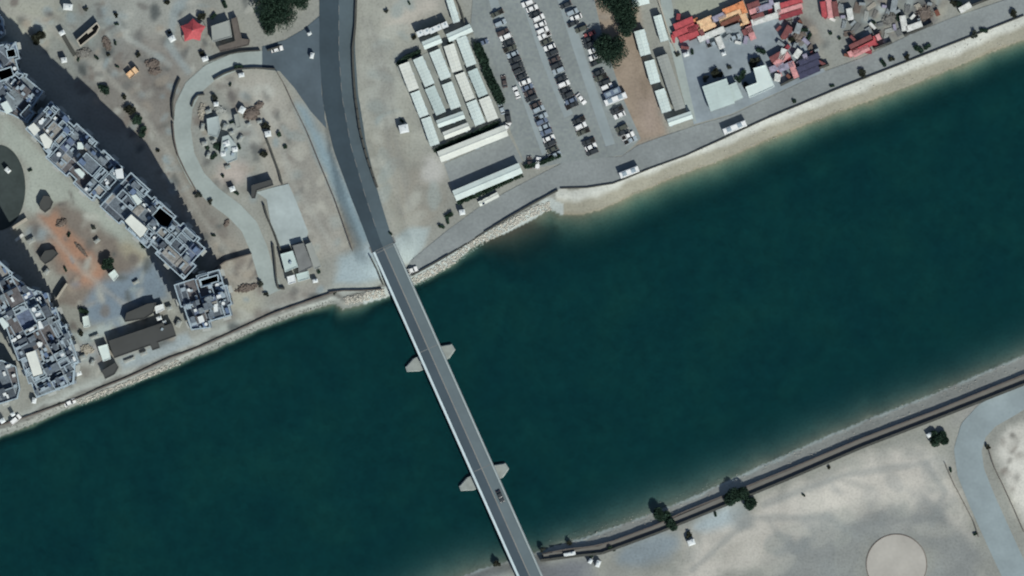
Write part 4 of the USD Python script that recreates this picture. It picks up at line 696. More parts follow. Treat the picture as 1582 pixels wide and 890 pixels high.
for u, v, L, col, a, lab in (
        (1056, 36, 8.0, 'red', 23, 'red container at the north west corner of the yard, topmost of three'), (1057, 47, 9.0, 'red', 24, 'red container at the north west corner of the yard, middle of three'), (1064, 56, 8.0, 'red', 22, 'red container at the north west corner of the yard, lowest of three'), (1072, 44, 5.0, 'dark_red', 20, 'short dark red box against the east ends of the three red containers'),
        (1089, 33, 6.2, 'peach', 24, 'pale peach container east of the red ones, upper one'), (1092, 42, 7.0, 'peach', 24, 'pale peach container east of the red ones, lower one'), (1110, 27, 6.0, 'lilac', 24, 'lilac grey container between the peach and orange boxes'),
        (1130, 14, 7.0, 'orange', 22, 'orange container at the top of the orange stack'), (1147, 12, 5.0, 'orange', 112, 'orange container turned lengthwise beside the orange stack'), (1128, 24, 9.5, 'peach', 23, 'long peach container below the orange one'), (1150, 29, 4.5, 'peach', 112, 'small peach box at the lower right of the orange stack'), (1128, 31, 8.0, 'rust', 23, 'thin rust coloured container along the south of the orange stack'),
        (1099, 53, 11.0, 'white', 23, 'long white container south of the peach ones'), (1132, 44, 6.0, 'grey', 20, 'pale grey container below the rust coloured one'), (1183, 29, 11.5, 'white', 17, 'long white container in the middle of the top of the yard'),
        (1164, 8, 5.0, 'maroon', 20, 'maroon box at the top edge beside the orange stack'), (1165, 16, 4.0, 'pink', 20, 'pink box below the maroon one at the top edge'), (1180, 12, 6.5, 'lilac', 17, 'lilac container at the top edge of the yard'), (1171, 26, 5.0, 'maroon', 22, 'maroon container at the west end of the long white one'), 
        (1222, 5, 9.0, 'red', 17, 'uppermost red trailer of three at the top edge of the yard'), (1220, 14, 10.0, 'pink', 17, 'pink trailer between the red ones at the top edge'), (1221, 22, 9.5, 'dark_red', 17, 'dark red trailer, lowest of three at the top edge'), (1201, 12, 4.0, 'white', 100, 'white box at the west ends of the three red trailers'),
        (1155, 48, 4.2, 'maroon', 23, 'maroon box beside the pink one south of the orange stack'), (1160, 51, 5.5, 'pink', 112, 'pink box standing lengthwise south of the orange stack'), (1112, 66, 5.0, 'white', 112, 'white box with a car beside it, in the middle of the yard'),
        (1199, 88, 5.0, 'maroon', 30, 'maroon box north east of the white stepped building'), (1208, 92, 7.0, 'pink', 40, 'pink slanting box east of the maroon one'), (1209, 84, 4.5, 'white', 70, 'white box above the pink slanting one'), (1214, 103, 6.0, 'lilac', 23, 'lilac box south of the pink slanting one'), (1226, 108, 6.5, 'pink', 112, 'pink box standing lengthwise west of the blue containers'), (1200, 104, 6.0, 'lilac', 23, 'lilac box next to the dark one east of the stepped building'),
        (1250, 92, 8.5, 'blue', 23, 'dark blue container, topmost of the blue group'), (1248, 102, 9.5, 'blue', 23, 'dark blue container, middle of the blue group'), (1250, 112, 8.5, 'blue', 23, 'dark blue container, lowest of the blue group'), (1232, 83, 3.6, 'white', 55, 'white slanting box north west of the blue containers'), (1244, 88, 1.8, 'lilac', 20, 'tiny lilac box on the ground between the blue containers'),
        (1201, 120, 3.0, 'white', 80, 'small white box by the dark wall south of the lilac boxes'),
        (1281, 12, 8.0, 'pink', 98, 'pink container standing lengthwise at the top edge of the far yard'), (1273, 14, 6.0, 'red', 98, 'red container standing lengthwise beside the pink one in the far yard'), (1290, 14, 6.0, 'maroon', 98, 'maroon container standing lengthwise in the far yard'),
        (1330, 66, 9.5, 'maroon', 26, 'maroon trailer along the shore road in the far yard'), (1334, 72, 10.0, 'red', 26, 'red trailer along the shore road, beside the maroon one'), (1319, 81, 4.5, 'pink', 26, 'pink box at the west end of the red trailer'), (1330, 79, 7.0, 'pink', 26, 'pink trailer nearest the shore road in the far yard'),
        (1313, 22, 4.6, 'white', 100, 'white box in the rubble of the far yard'), (1396, 36, 6.0, 'white', 100, 'white box standing lengthwise in the far yard rubble'), (1412, 41, 6.5, 'white', 20, 'white box lying by the dark wall in the far yard'), (1381, 8, 5.5, 'grey', 80, 'grey box at the top edge of the far yard'), (1491, 12, 5.0, 'white', 30, 'white box in the top right corner beside the dark bush'),
        (1215, 50, 5.5, 'maroon', 60, 'brown red box in the rubble at the east of the yard'), (1233, 44, 4.0, 'grey', 70, 'grey box in the rubble at the east of the yard')):
    inst(('c', L, col), container_parts(L, col), 'container', lab, 'container', u, v, a)
for u, v, L, cb, bd, a, lab in ((1146, 20, 7.5, 'box_orange', 'box_orange', 113, 'orange tipper truck among the orange containers'), (1076, 54, 7.0, 'box_maroon', 'box_dark_red', 22, 'dark red tipper truck beside the lowest red container'), (1348, 62, 7.5, 'box_pink', 'box_red', 26, 'red tipper truck at the east end of the red trailer'), (205, 112, 5.0, 'box_peach', 'box_peach', 40, 'cream tipper truck alone on the brown ground'), (1184, 6, 6.5, 'box_lilac', 'box_grey', 17, 'grey tipper truck at the top edge beside the lilac container')):
    inst(('t', L, cb), truck_parts(L, cb, bd), 'tipper_truck', lab, 'truck', u, v, a)
# ---------------------------------------------------------------- small boxes, kiosks and tanks
def kiosk_parts(w, l, h, mk='rooftop_white'):
    def build(t):
        part(t, 'base', box(0, 0, -.2, l + .2, w + .2, .12), M['concrete']); part(t, 'wall', box(0, 0, .12, l - .15, w - .15, h - .1), M['wall_white']); part(t, 'roof', hull([(x, y, z) for x in (-l/2, l/2) for y in (-w/2, w/2) for z in (h - .1, h)] + [(x, y, h + .2) for x in (-l/4, l/4) for y in (-w/4, w/4)]), M[mk])
        part(t, 'door', box(0, -w/2 + .06, .15, .8, .06, min(h - .3, 2.1)), M['wall_dark'])
        part(t, 'vent', box(l * .2, w * .1, h + .05, .4, .4, h + .4), M['rooftop_metal'])
    return build
for u, v, w, l, h, a, lab in ((624, 199, 3.2, 3.6, 3.0, 12, 'white kiosk alone on the sand between main road and camp'), (105, 11, 2.4, 3.6, 2.8, -5, 'white kiosk at the top edge near the top left corner'), (96, 51, 1.8, 2.2, 2.6, 30, 'small white kiosk above the dark diagonal hoarding'), (99, 93, 2.0, 2.2, 2.8, 10, 'small white kiosk at the edge of the long building shadow'), (266, 60, 2.2, 2.4, 2.8, 30, 'small white kiosk west of the red canopy'),
        (317, 91, 1.8, 2.4, 2.6, 20, 'small white kiosk on the loop road edge below the red canopy'), (373, 116, 1.6, 2.2, 2.4, 10, 'small white kiosk on the inside of the loop road curve'), (334, 161, 1.7, 1.9, 2.5, 5, 'small cream kiosk below a dark bush inside the loop road'), (414, 207, 2.2, 2.4, 3.0, 10, 'white kiosk with a dark bush north of the thin dark wall'), (374, 170, 2.2, 2.6, 2.2, 60, 'pale kiosk west of the brown rubble heap'),
        (359, 292, 1.9, 2.2, 2.4, 20, 'white kiosk on the east verge of the loop road'), (350, 222, 2.0, 2.6, 3.3, 20, 'bright white kiosk against the pale hut inside the loop road'), (363, 231, 1.8, 2.2, 3.3, 10, 'small white kiosk at the east of the pale hut inside the loop road'), (345, 238, 1.6, 2.0, 3.1, 10, 'small cream kiosk at the south of the pale hut inside the loop road'),
        (714, 328, 2.0, 2.2, 2.8, 10, 'small white kiosk on the shore road near two bushes'), (478, 52, 1.2, 1.5, 2.4, 30, 'tiny pale kiosk at the junction west of the main road'), (482, 86, 1.4, 2.2, 2.2, 80, 'pale kiosk on the junction beside the main road'), (12, 263, 1.6, 2.2, 2.6, -45, 'tiny white kiosk on the dark turf and painted shade circle'),
        (122, 577, 1.6, 2.0, 2.4, 20, 'white kiosk east of the lower left apartment block'), (53, 619, 1.6, 2.2, 2.4, 80, 'white kiosk at the south west foot of the lower left block'), (4, 650, 1.8, 2.0, 2.4, 30, 'bright white kiosk cut by the left edge above the canal'), (20, 640, 1.4, 1.6, 2.4, 30, 'small white kiosk on the grey ground in the bottom left corner'),
        (1068, 838, 2.2, 2.8, 2.6, 20, 'white kiosk beside a dark bush on the southern sand'), (912, 867, 1.4, 1.8, 2.4, 60, 'small white kiosk, western of two south of the canal fence'), (924, 871, 1.6, 2.6, 2.2, 70, 'small pale kiosk, eastern of two south of the canal fence'), (880, 856, 1.4, 4.6, 1.4, 12, 'low pale box between the canal fences near the bridge'), (1436, 672, 1.6, 2.2, 2.0, 30, 'small pale kiosk beside the lone tree by the airfield road'), (1118, 83, 1.4, 1.6, 2.0, 20, 'tiny pale kiosk south of the white box in the yard'), (1060, 84, 1.6, 2.2, 1.8, 20, 'small pale kiosk south of the red containers'),
        (246, 492, 1.6, 2.0, 2.4, 20, 'small white kiosk between the two larger dark sheds, left one'), (254, 498, 1.4, 1.6, 2.4, 20, 'small white kiosk between the two larger dark sheds, right one'), (487, 434, 1.4, 2.0, 2.2, 10, 'small pale kiosk near the southern hut of the slab')):
    inst(('k', w, l, h), kiosk_parts(w, l, h), 'kiosk', lab, 'kiosk', u, v, a)
def tank_parts(t):
    part(t, 'stand', cat(*[box(x, y, -.2, .2, .2, 1.4) for x in (-1, 1) for y in (-.8, .8)], box(0, 0, 1.4, 2.5, 2.1, 1.6)), M['steel']); part(t, 'tank', box(0, 0, 1.6, 2.5, 2.2, 3.9), M['rooftop_white']); part(t, 'lid', cyl(.3, .2, 3.9, .4, 4.05), M['rooftop_metal'])
for k, (u, v) in enumerate([(649, 52), (659, 49), (668, 47), (677, 43), (687, 39)]):
    inst('tank', tank_parts, 'water_tank', f'white square water tank, {nth[k]} from the west north of the camp', 'water tank', u, v, 24, 'water tanks north of the camp')
# stacks of material in the yards and rubble heaps
def stack_parts(w, l, h, mk):
    def build(t):
        r = random.Random(int(w * 100 + l * 10))
        for k in range(max(2, int(w / .5))):
            y = -w / 2 + (k + .5) * w / max(2, int(w / .5)); part(t, 'board', box(r.uniform(-.2, .2), y, 0, l * r.uniform(.85, 1), .42, h * r.uniform(.6, 1), r.uniform(-2, 2)), M[mk])
        part(t, 'bearer', cat(*[box(x, 0, -.1, .2, w, .02) for x in (-l / 3, l / 3)]), M['bark'])
    return build
r = random.Random(5); SP = [(1300, 12), (1325, 12), (1338, 25), (1304, 38), (1322, 44), (1346, 10), (1352, 22), (1360, 38), (1372, 18), (1358, 52), (1374, 47), (1342, 48), (1402, 14), (1418, 10), (1440, 14), (1390, 50), (1425, 26), (1312, 52), (1368, 60), (1335, 56), (1430, 38), (1225, 62), (1240, 66), (1218, 38), (1230, 30), (1252, 74), (1262, 88), (1244, 52), (1268, 98)]
mk_ = ['box_grey', 'spoil', 'concrete', 'box_grey', 'concrete_dark', 'wall_sand', 'spoil_grey', 'concrete_dark']
for k, (u, v) in enumerate(SP):
    mk = mk_[k % 8]; word = {'box_grey': 'pale grey', 'spoil': 'brown', 'concrete': 'light grey', 'concrete_dark': 'dark grey', 'wall_sand': 'sand coloured', 'spoil_grey': 'dull grey'}[mk]
    w, l = r.choice([1.6, 2.2, 2.8]), r.choice([2.4, 3.4, 4.4]); far = 'far yard' if u > 1290 else 'eastern rubble'
    near = min([(math.hypot(u - a, v - b_), n_) for a, b_, n_ in ((1313, 22, 'the white box'), (1396, 36, 'the upright white box'), (1381, 8, 'the topmost grey box'), (1334, 72, 'the red trailer'), (1290, 14, 'the maroon container'), (1215, 50, 'the brown red box'), (1250, 92, 'the blue containers'), (1441, 36, 'the end of the dark wall'))])[1]
    inst(('s', w, l, mk), stack_parts(w, l, r.choice([.35, .6]), mk), 'board_stack', f'{word} board stack near {near}, {nth[k % 25]} in the {far}', 'stack', u, v, r.uniform(0, 90))
CR = [(1203, 44, 'maroon'), (1210, 58, 'rust'), (1222, 48, 'maroon'), (1228, 70, 'grey'), (1236, 34, 'rust'), (1206, 68, 'grey'), (1245, 64, 'lilac'), (1255, 84, 'maroon'), (1262, 78, 'grey'), (1216, 74, 'dark_red'), (1040, 60, 'red'), (1048, 26, 'dark_red'), (1074, 32, 'orange'), (1084, 52, 'maroon'), (1104, 40, 'rust'), (1116, 38, 'orange'), (1138, 34, 'rust'), (1158, 36, 'dark_red'), (1146, 40, 'peach'), (1190, 20, 'red'), (1206, 24, 'maroon'), (1236, 12, 'pink'), (1082, 64, 'grey'), (1093, 62, 'lilac'), (1124, 58, 'grey'), (1140, 66, 'white'), (1152, 62, 'lilac'), (1058, 74, 'maroon'), (1194, 96, 'maroon'), (1220, 94, 'dark_red'), (1204, 112, 'pink'), (1218, 118, 'rust'), (1234, 96, 'lilac'), (1262, 104, 'blue'), (1270, 98, 'maroon'), (1318, 60, 'maroon'), (1342, 80, 'dark_red'), (1310, 86, 'rust'), (1352, 68, 'dark_red'), (1302, 26, 'lilac'), (1318, 36, 'grey'), (1332, 6, 'grey'), (1348, 40, 'white'), (1366, 10, 'lilac'), (1386, 18, 'grey'), (1410, 26, 'white'), (1420, 32, 'grey'), (1382, 42, 'lilac'), (1404, 48, 'grey'), (1436, 6, 'grey'), (1448, 20, 'rust'), (1276, 26, 'dark_red'), (1286, 30, 'white')]
LM = ((1313, 22, 'the white box of the far yard'), (1396, 36, 'the upright white box'), (1381, 8, 'the topmost grey box'), (1334, 72, 'the red trailer'), (1281, 14, 'the upright pink container'), (1215, 50, 'the brown red box'), (1250, 102, 'the blue containers'), (1441, 36, 'the end of the dark wall'), (1060, 46, 'the three red containers'), (1092, 38, 'the peach containers'), (1132, 20, 'the orange stack'), (1160, 51, 'the upright pink box'), (1208, 92, 'the pink slanting box'), (1221, 14, 'the red trailers at the top edge'), (1112, 66, 'the white box of the yard'))
for k, (u, v, c) in enumerate(CR):
    near = min((math.hypot(u - a, v - b_), n_) for a, b_, n_ in LM)[1]; q = random.Random(k); L_ = q.choice([1.8, 2.4, 3.2])
    inst(('crate', L_, c), container_parts(L_, c, q.choice([1.0, 1.5, 2.0]), q.choice([1.2, 1.6])), 'crate', f'small {c.replace("_", " ")} crate by {near}, {nth[k % 25] if k < 25 else nth[k - 25] if k < 50 else nth[k - 50]} of its yard', 'crate', u, v, q.uniform(0, 180))
def heap(name, label, u, v, a, b_, h, mk, seed, ang=0):
    t = thing(name, label, 'heap', u, v, None, ang); q = np.random.default_rng(seed); n = int(a * b_ * 14) + 30
    rad, th = np.sqrt(q.random(n)), q.random(n) * 6.283; ms = []
    for x, y, rr in zip(rad * np.cos(th) * a, rad * np.sin(th) * b_, rad):
        s = q.uniform(.15, .5); z = h * .7 * (1 - rr ** 2) - .15; ms.append(box(x, y, z, s * 1.5, s, z + s, q.uniform(0, 90), .8))
    cone = hull(np.vstack([[(a * .9 * math.cos(k), b_ * .9 * math.sin(k), -.3) for k in np.arange(0, 6.28, .5)], [(a * .4 * math.cos(k), b_ * .4 * math.sin(k), h * .75) for k in np.arange(0, 6.28, .5)]]))
    mk = {'wall_brown': 'spoil', 'concrete_dark': 'spoil_grey'}.get(mk, mk); part(t, 'mound', cone, M[mk]); part(t, 'rubble', cat(*ms), M[mk], kind='stuff')
for u, v, a, b_, h, mk, ang, lab in ((388, 176, 3.6, 2.6, 1.6, 'wall_brown', 20, 'dark brown rubble heap inside the loop road'), (400, 163, 2.0, 1.4, 1.1, 'wall_brown', 30, 'small brown rubble heap north east of the large one'), (340, 170, 2.4, 1.6, .9, 'concrete', 0, 'pale rubble heap near the inner wall of the loop road'), (312, 172, 1.6, 3.0, .8, 'wall_sand', 0, 'sandy rubble heap against the inner wall of the loop road'), (130, 82, 3.0, 2.0, .9, 'concrete_dark', 10, 'grey rubble heap south of the walled pen'), (165, 68, 1.6, 3.0, 1.0, 'wall_brown', 20, 'brown rubble heap east of the walled pen'), (235, 98, 2.8, 1.8, 1.0, 'wall_brown', 0, 'brown rubble heap west of the loop road, upper'), (240, 110, 2.6, 1.6, .9, 'wall_brown', 0, 'brown rubble heap west of the loop road, lower'), (1375, 30, 3.4, 2.4, .9, 'concrete_dark', 20, 'grey rubble heap in the middle of the far yard'), (1428, 22, 3.6, 3.6, 1.2, 'wall_brown', 20, 'brown rubble heap at the east of the far yard'), (380, 445, 4.5, 1.6, .7, 'wall_brown', 12, 'brown earth heap south of the plot wall'), (1235, 55, 3.2, 2.4, 1.0, 'wall_brown', 40, 'brown rubble heap in the east of the yard'), (100, 545, 1.2, 2.0, .8, 'concrete', 0, 'pale rubble heap east of the lower left apartment block'), (135, 540, 2.6, 2.0, .7, 'wall_sand', 0, 'sandy rubble heap west of the large dark shed'), (95, 345, 2.4, 1.6, .9, 'wall_brown', 30, 'brown heap at the north of the reddish courtyard'), (125, 385, 4.0, .7, .6, 'wall_brown', -48, 'long brown spoil ridge across the courtyard'), (350, 345, 1.6, .9, .7, 'wall_brown', 60, 'small brown heap west of the loop road')):
    heap('rubble_heap', lab, u, v, a, b_, h, mk, int(u + v), ang)
for u, v, w, l, h, a, lab in ((322, 172, 1.6, 2.4, 1.2, 20, 'pale crate inside the loop road, north of the blue grey hut'), (348, 196, 1.8, 2.6, 1.5, 70, 'pale crate between the two huts inside the loop road'), (358, 205, 1.4, 2.2, 1.1, 20, 'pale crate east of the blue grey hut, near the narrow hut'), (313, 196, 1.4, 2.8, 1.0, 80, 'pale crate west of the blue grey hut inside the loop road'), (316, 222, 1.8, 2.2, 1.6, 10, 'pale crate south west of the blue grey hut'), (330, 218, 1.4, 2.0, 1.4, 30, 'small pale crate directly south of the blue grey hut'), (372, 214, 1.4, 2.6, 1.2, 60, 'pale crate on the open ground east of the southern hut'), (384, 192, 1.4, 1.8, 1.0, 30, 'small pale crate south of the brown rubble heap'), (401, 188, 1.2, 2.0, 1.0, 10, 'small pale crate between the rubble heap and the white kiosk'), (352, 258, 1.4, 2.2, 1.0, 15, 'pale crate at the edge of the pink sand'), (322, 240, 1.4, 2.4, 1.2, 70, 'pale crate on the east verge of the loop road by the bushes'), (128, 552, 1.8, 2.6, 1.6, 20, 'pale crate on the work ground, nearest the lower left block'), (143, 560, 1.4, 2.2, 1.2, 70, 'pale crate on the work ground west of the smallest dark shed'), (112, 530, 1.6, 3.0, 1.8, 20, 'pale crate at the north of the lower left work ground'), (146, 520, 1.2, 3.6, 1.0, 22, 'long pale crate on the light strip west of the large dark shed'), (200, 556, 1.2, 4.4, .8, 22, 'long pale crate south of the large dark shed, left one'), (222, 546, 1.4, 2.6, 1.2, 22, 'pale crate south of the large dark shed, right one'), (262, 476, 1.6, 2.2, 1.8, 20, 'pale crate between the narrower dark shed and the southern block'), (276, 500, 1.8, 2.6, 1.6, 65, 'pale crate at the east end of the large dark shed'), (210, 436, 1.2, 2.4, 1.0, 30, 'pale crate on the blue grey pad'), (150, 372, 1.4, 2.2, 1.2, 40, 'pale crate on the brown slope above the courtyard'), (48, 372, 1.8, 3.2, 1.6, 30, 'pale crate west of the reddish courtyard'), (72, 420, 1.6, 2.4, 1.6, 50, 'pale crate below the dark roof of the courtyard')): inst(('k2', w, l, h), kiosk_parts(w, l, h, 'roof_grey'), 'crate', lab, 'crate', u, v, a)
# white rock armour along the banks
def rocks(name, line, w0, w1, n, mk, seed, smin=.3, smax=.9):
    q = np.random.default_rng(seed); L = LineString(WP(line)); ms = []; P_ = []
    for k in range(n):
        s = q.random() * L.length; c = L.interpolate(s); d = L.interpolate(min(s + .5, L.length)); e = np.array([d.x - c.x, d.y - c.y]); e /= max(np.linalg.norm(e), 1e-6); o = q.uniform(w0, w1); P_.append([c.x + e[1] * o, c.y - e[0] * o])
    Z = heights(P_, False); ico = np.array([[0, 0, 1], [.9, 0, .2], [.2, .85, .3], [-.8, .4, .2], [-.5, -.8, .25], [.4, -.75, .1], [0, 0, -.6]])
    for p, z in zip(P_, Z): s = q.uniform(smin, smax) * .5; s *= .62 if 'stones' in name or 'rubble' in name else 1; ms.append(hull((ico * q.uniform(.6, 1.25, (7, 3))) @ np.linalg.qr(q.normal(size=(3, 3)))[0] * s + [p[0], p[1], z + s * .3]))
    data(part('/World', name, cat(*ms), M[mk], kind='stuff'), *{'rock_armour_east': ('white rock armour on the canal bank east of the bridge', 'rocks')}.get(name, ()))
    return stage.GetPrimAtPath('/World/' + name)
for nm, ln, a, b_, n, mk, lab in (('rock_bank', [(636, 436), (670, 418), (702, 398), (740, 371), (785, 346), (830, 322), (850, 316)], -1.2, 2.2, 1500, 'rock', 'white rock armour on the canal bank between bridge and beach'), ('white_rock_bank', [(120, 622), (150, 610), (200, 590), (245, 571), (276, 557)], -.6, 1.6, 700, 'rock', 'white rock edge of the western canal bank below the dark sheds'), ('bank_rubble', [(0, 668), (110, 626), (275, 560), (400, 505), (515, 464)], -.8, .8, 450, 'rock_dark', 'greyish stones along the western canal bank'), ('bridge_foot_rocks', [(532, 464), (560, 458), (594, 451)], -1.2, 2.0, 400, 'rock', 'white rocks on the bank at the west foot of the bridge'), ('beach_stones', [(1000, 275), (1180, 203), (1380, 120), (1582, 42)], -3.5, 4.5, 260, 'rock', 'scattered stones on the sandy beach'), ('south_bank_stones', [(845, 840), (980, 800), (1180, 722), (1380, 640), (1582, 555)], -2.0, 4.5, 420, 'rock', 'scattered stones along the southern canal bank')):
    q0 = rocks(nm, ln, a, b_, n, mk, len(lab)); data(q0, lab, 'rocks')
# ---------------------------------------------------------------- trees, bushes and hedges
def crown(rad, hgt, n, q, lobes=7, leafs=.5, base=None):
    """Leaf-sized faces in clumps through an uneven crown."""
    C = np.c_[q.normal(size=(lobes, 2)) * rad * .42, q.uniform(.45, .85, lobes) * hgt]; C[:, :2] *= np.minimum(1, rad * .62 / np.maximum(np.linalg.norm(C[:, :2], axis=1), 1e-6))[:, None]
    R = q.uniform(.38, .62, lobes) * rad
    k = q.integers(0, lobes, n); d = q.normal(size=(n, 3)); d /= np.linalg.norm(d, axis=1)[:, None]
    clump = q.random(n) ** .45
    p = C[k] + d * (R[k] * clump)[:, None] * [1, 1, .75]; p[:, 2] = np.maximum(p[:, 2], hgt * .18)
    keep = meshkit.noise(p / (rad * .28) + 50, int(q.integers(99))) > .2; p = p[keep]; n = len(p)
    a = q.normal(size=(n, 3)); a /= np.linalg.norm(a, axis=1)[:, None]; b_ = np.cross(a, q.normal(size=(n, 3))); b_ /= np.linalg.norm(b_, axis=1)[:, None]
    s = q.uniform(.5, 1, n)[:, None] * leafs * .5
    return quads(p, a * s, b_ * s * .7), C
def tree(label, u, v, rad, hgt, n, mk, seed, cat_='tree'):
    rad *= .84 if v > 600 else 1.02; n = int(n * 1.7); v -= 2; u -= 1; hgt *= .55 if v > 600 else .8
    q = np.random.default_rng(seed); t = thing('broad_tree', label, cat_, u, v)
    cr, C = crown(rad, hgt, n, q, max(6, int(rad * 1.6)))
    part(t, 'trunk', cyl(0, 0, -.4, rad * .07 + .08, hgt * .6, 10, rad * .04), M['bark'])
    for c in C[:7]:
        d = c - [0, 0, hgt * .3]; m = np.array([0, 0, hgt * .3]); rr = rad * .025 + .03
        part(t, 'limb', hull(np.vstack([m + np.array([[rr, 0, 0], [-rr, 0, 0], [0, rr, 0], [0, -rr, 0]]) * 1.6, c + np.array([[rr, 0, 0], [-rr, 0, 0], [0, rr, 0], [0, -rr, 0]])])), M['bark'])
    part(t, 'crown', cr, M[mk])
for lab, u, v, rad, hgt, n, mk in (('largest dark green tree, at the top edge beside the road junction', 428, 10, 8.6, 9, 9000, 'leaf_deep'), ('dark green tree hanging over the west edge of the main road at the top', 462, 0, 5.6, 7, 4500, 'leaf_deep'), ('dark green tree south of the largest one by the junction', 418, 36, 4.6, 6, 3200, 'leaf_deep'),
        ('dark tree cut by the top edge above the brown median', 956, 8, 7.4, 8, 7000, 'leaf_deep'), ('dark tree below the one at the top edge, by the brown median', 968, 38, 5.2, 7, 4000, 'leaf_deep'), ('round dark tree in the brown median beside the parked cars', 946, 78, 6.4, 8, 6000, 'leaf_deep'), 
        ('dark tree on the canal fence, western of the two', 1024, 797, 3.6, 5, 2600, 'leaf_deep'), ('dark tree spreading south of the western fence tree', 1036, 812, 3.4, 4, 2200, 'leaf_deep'), ('wide dark tree on the canal fence, eastern of the two', 1138, 768, 5.2, 6, 4600, 'leaf_deep'), ('dark tree touching the wide one on the canal fence', 1157, 780, 3.6, 5, 2600, 'leaf_deep'),
        ('lone dark tree between the canal fence and the airfield road', 1452, 677, 4.6, 6, 4000, 'leaf_deep'), ('dark tree beside the white hut in the brown courtyard', 166, 408, 2.8, 5, 1600, 'leaf_deep'), ('grey brown tree at the edge of the long shadow, top left', 62, 62, 2.8, 4, 1600, 'leaf_dry')):
    tree(lab, u, v, rad, hgt, n, mk, int(u * 3 + v))
def bush_parts(k):
    def build(t):
        q = np.random.default_rng(40 + k); cr, C = crown(1.0, 1.5, 420, q, 5, .34); part(t, 'crown', cr, M[['leaf_deep', 'leaf_dry', 'leaf_grey'][k % 3]]); part(t, 'stem', cyl(0, 0, -.2, .06, .9, 6), M['bark'])
    return build
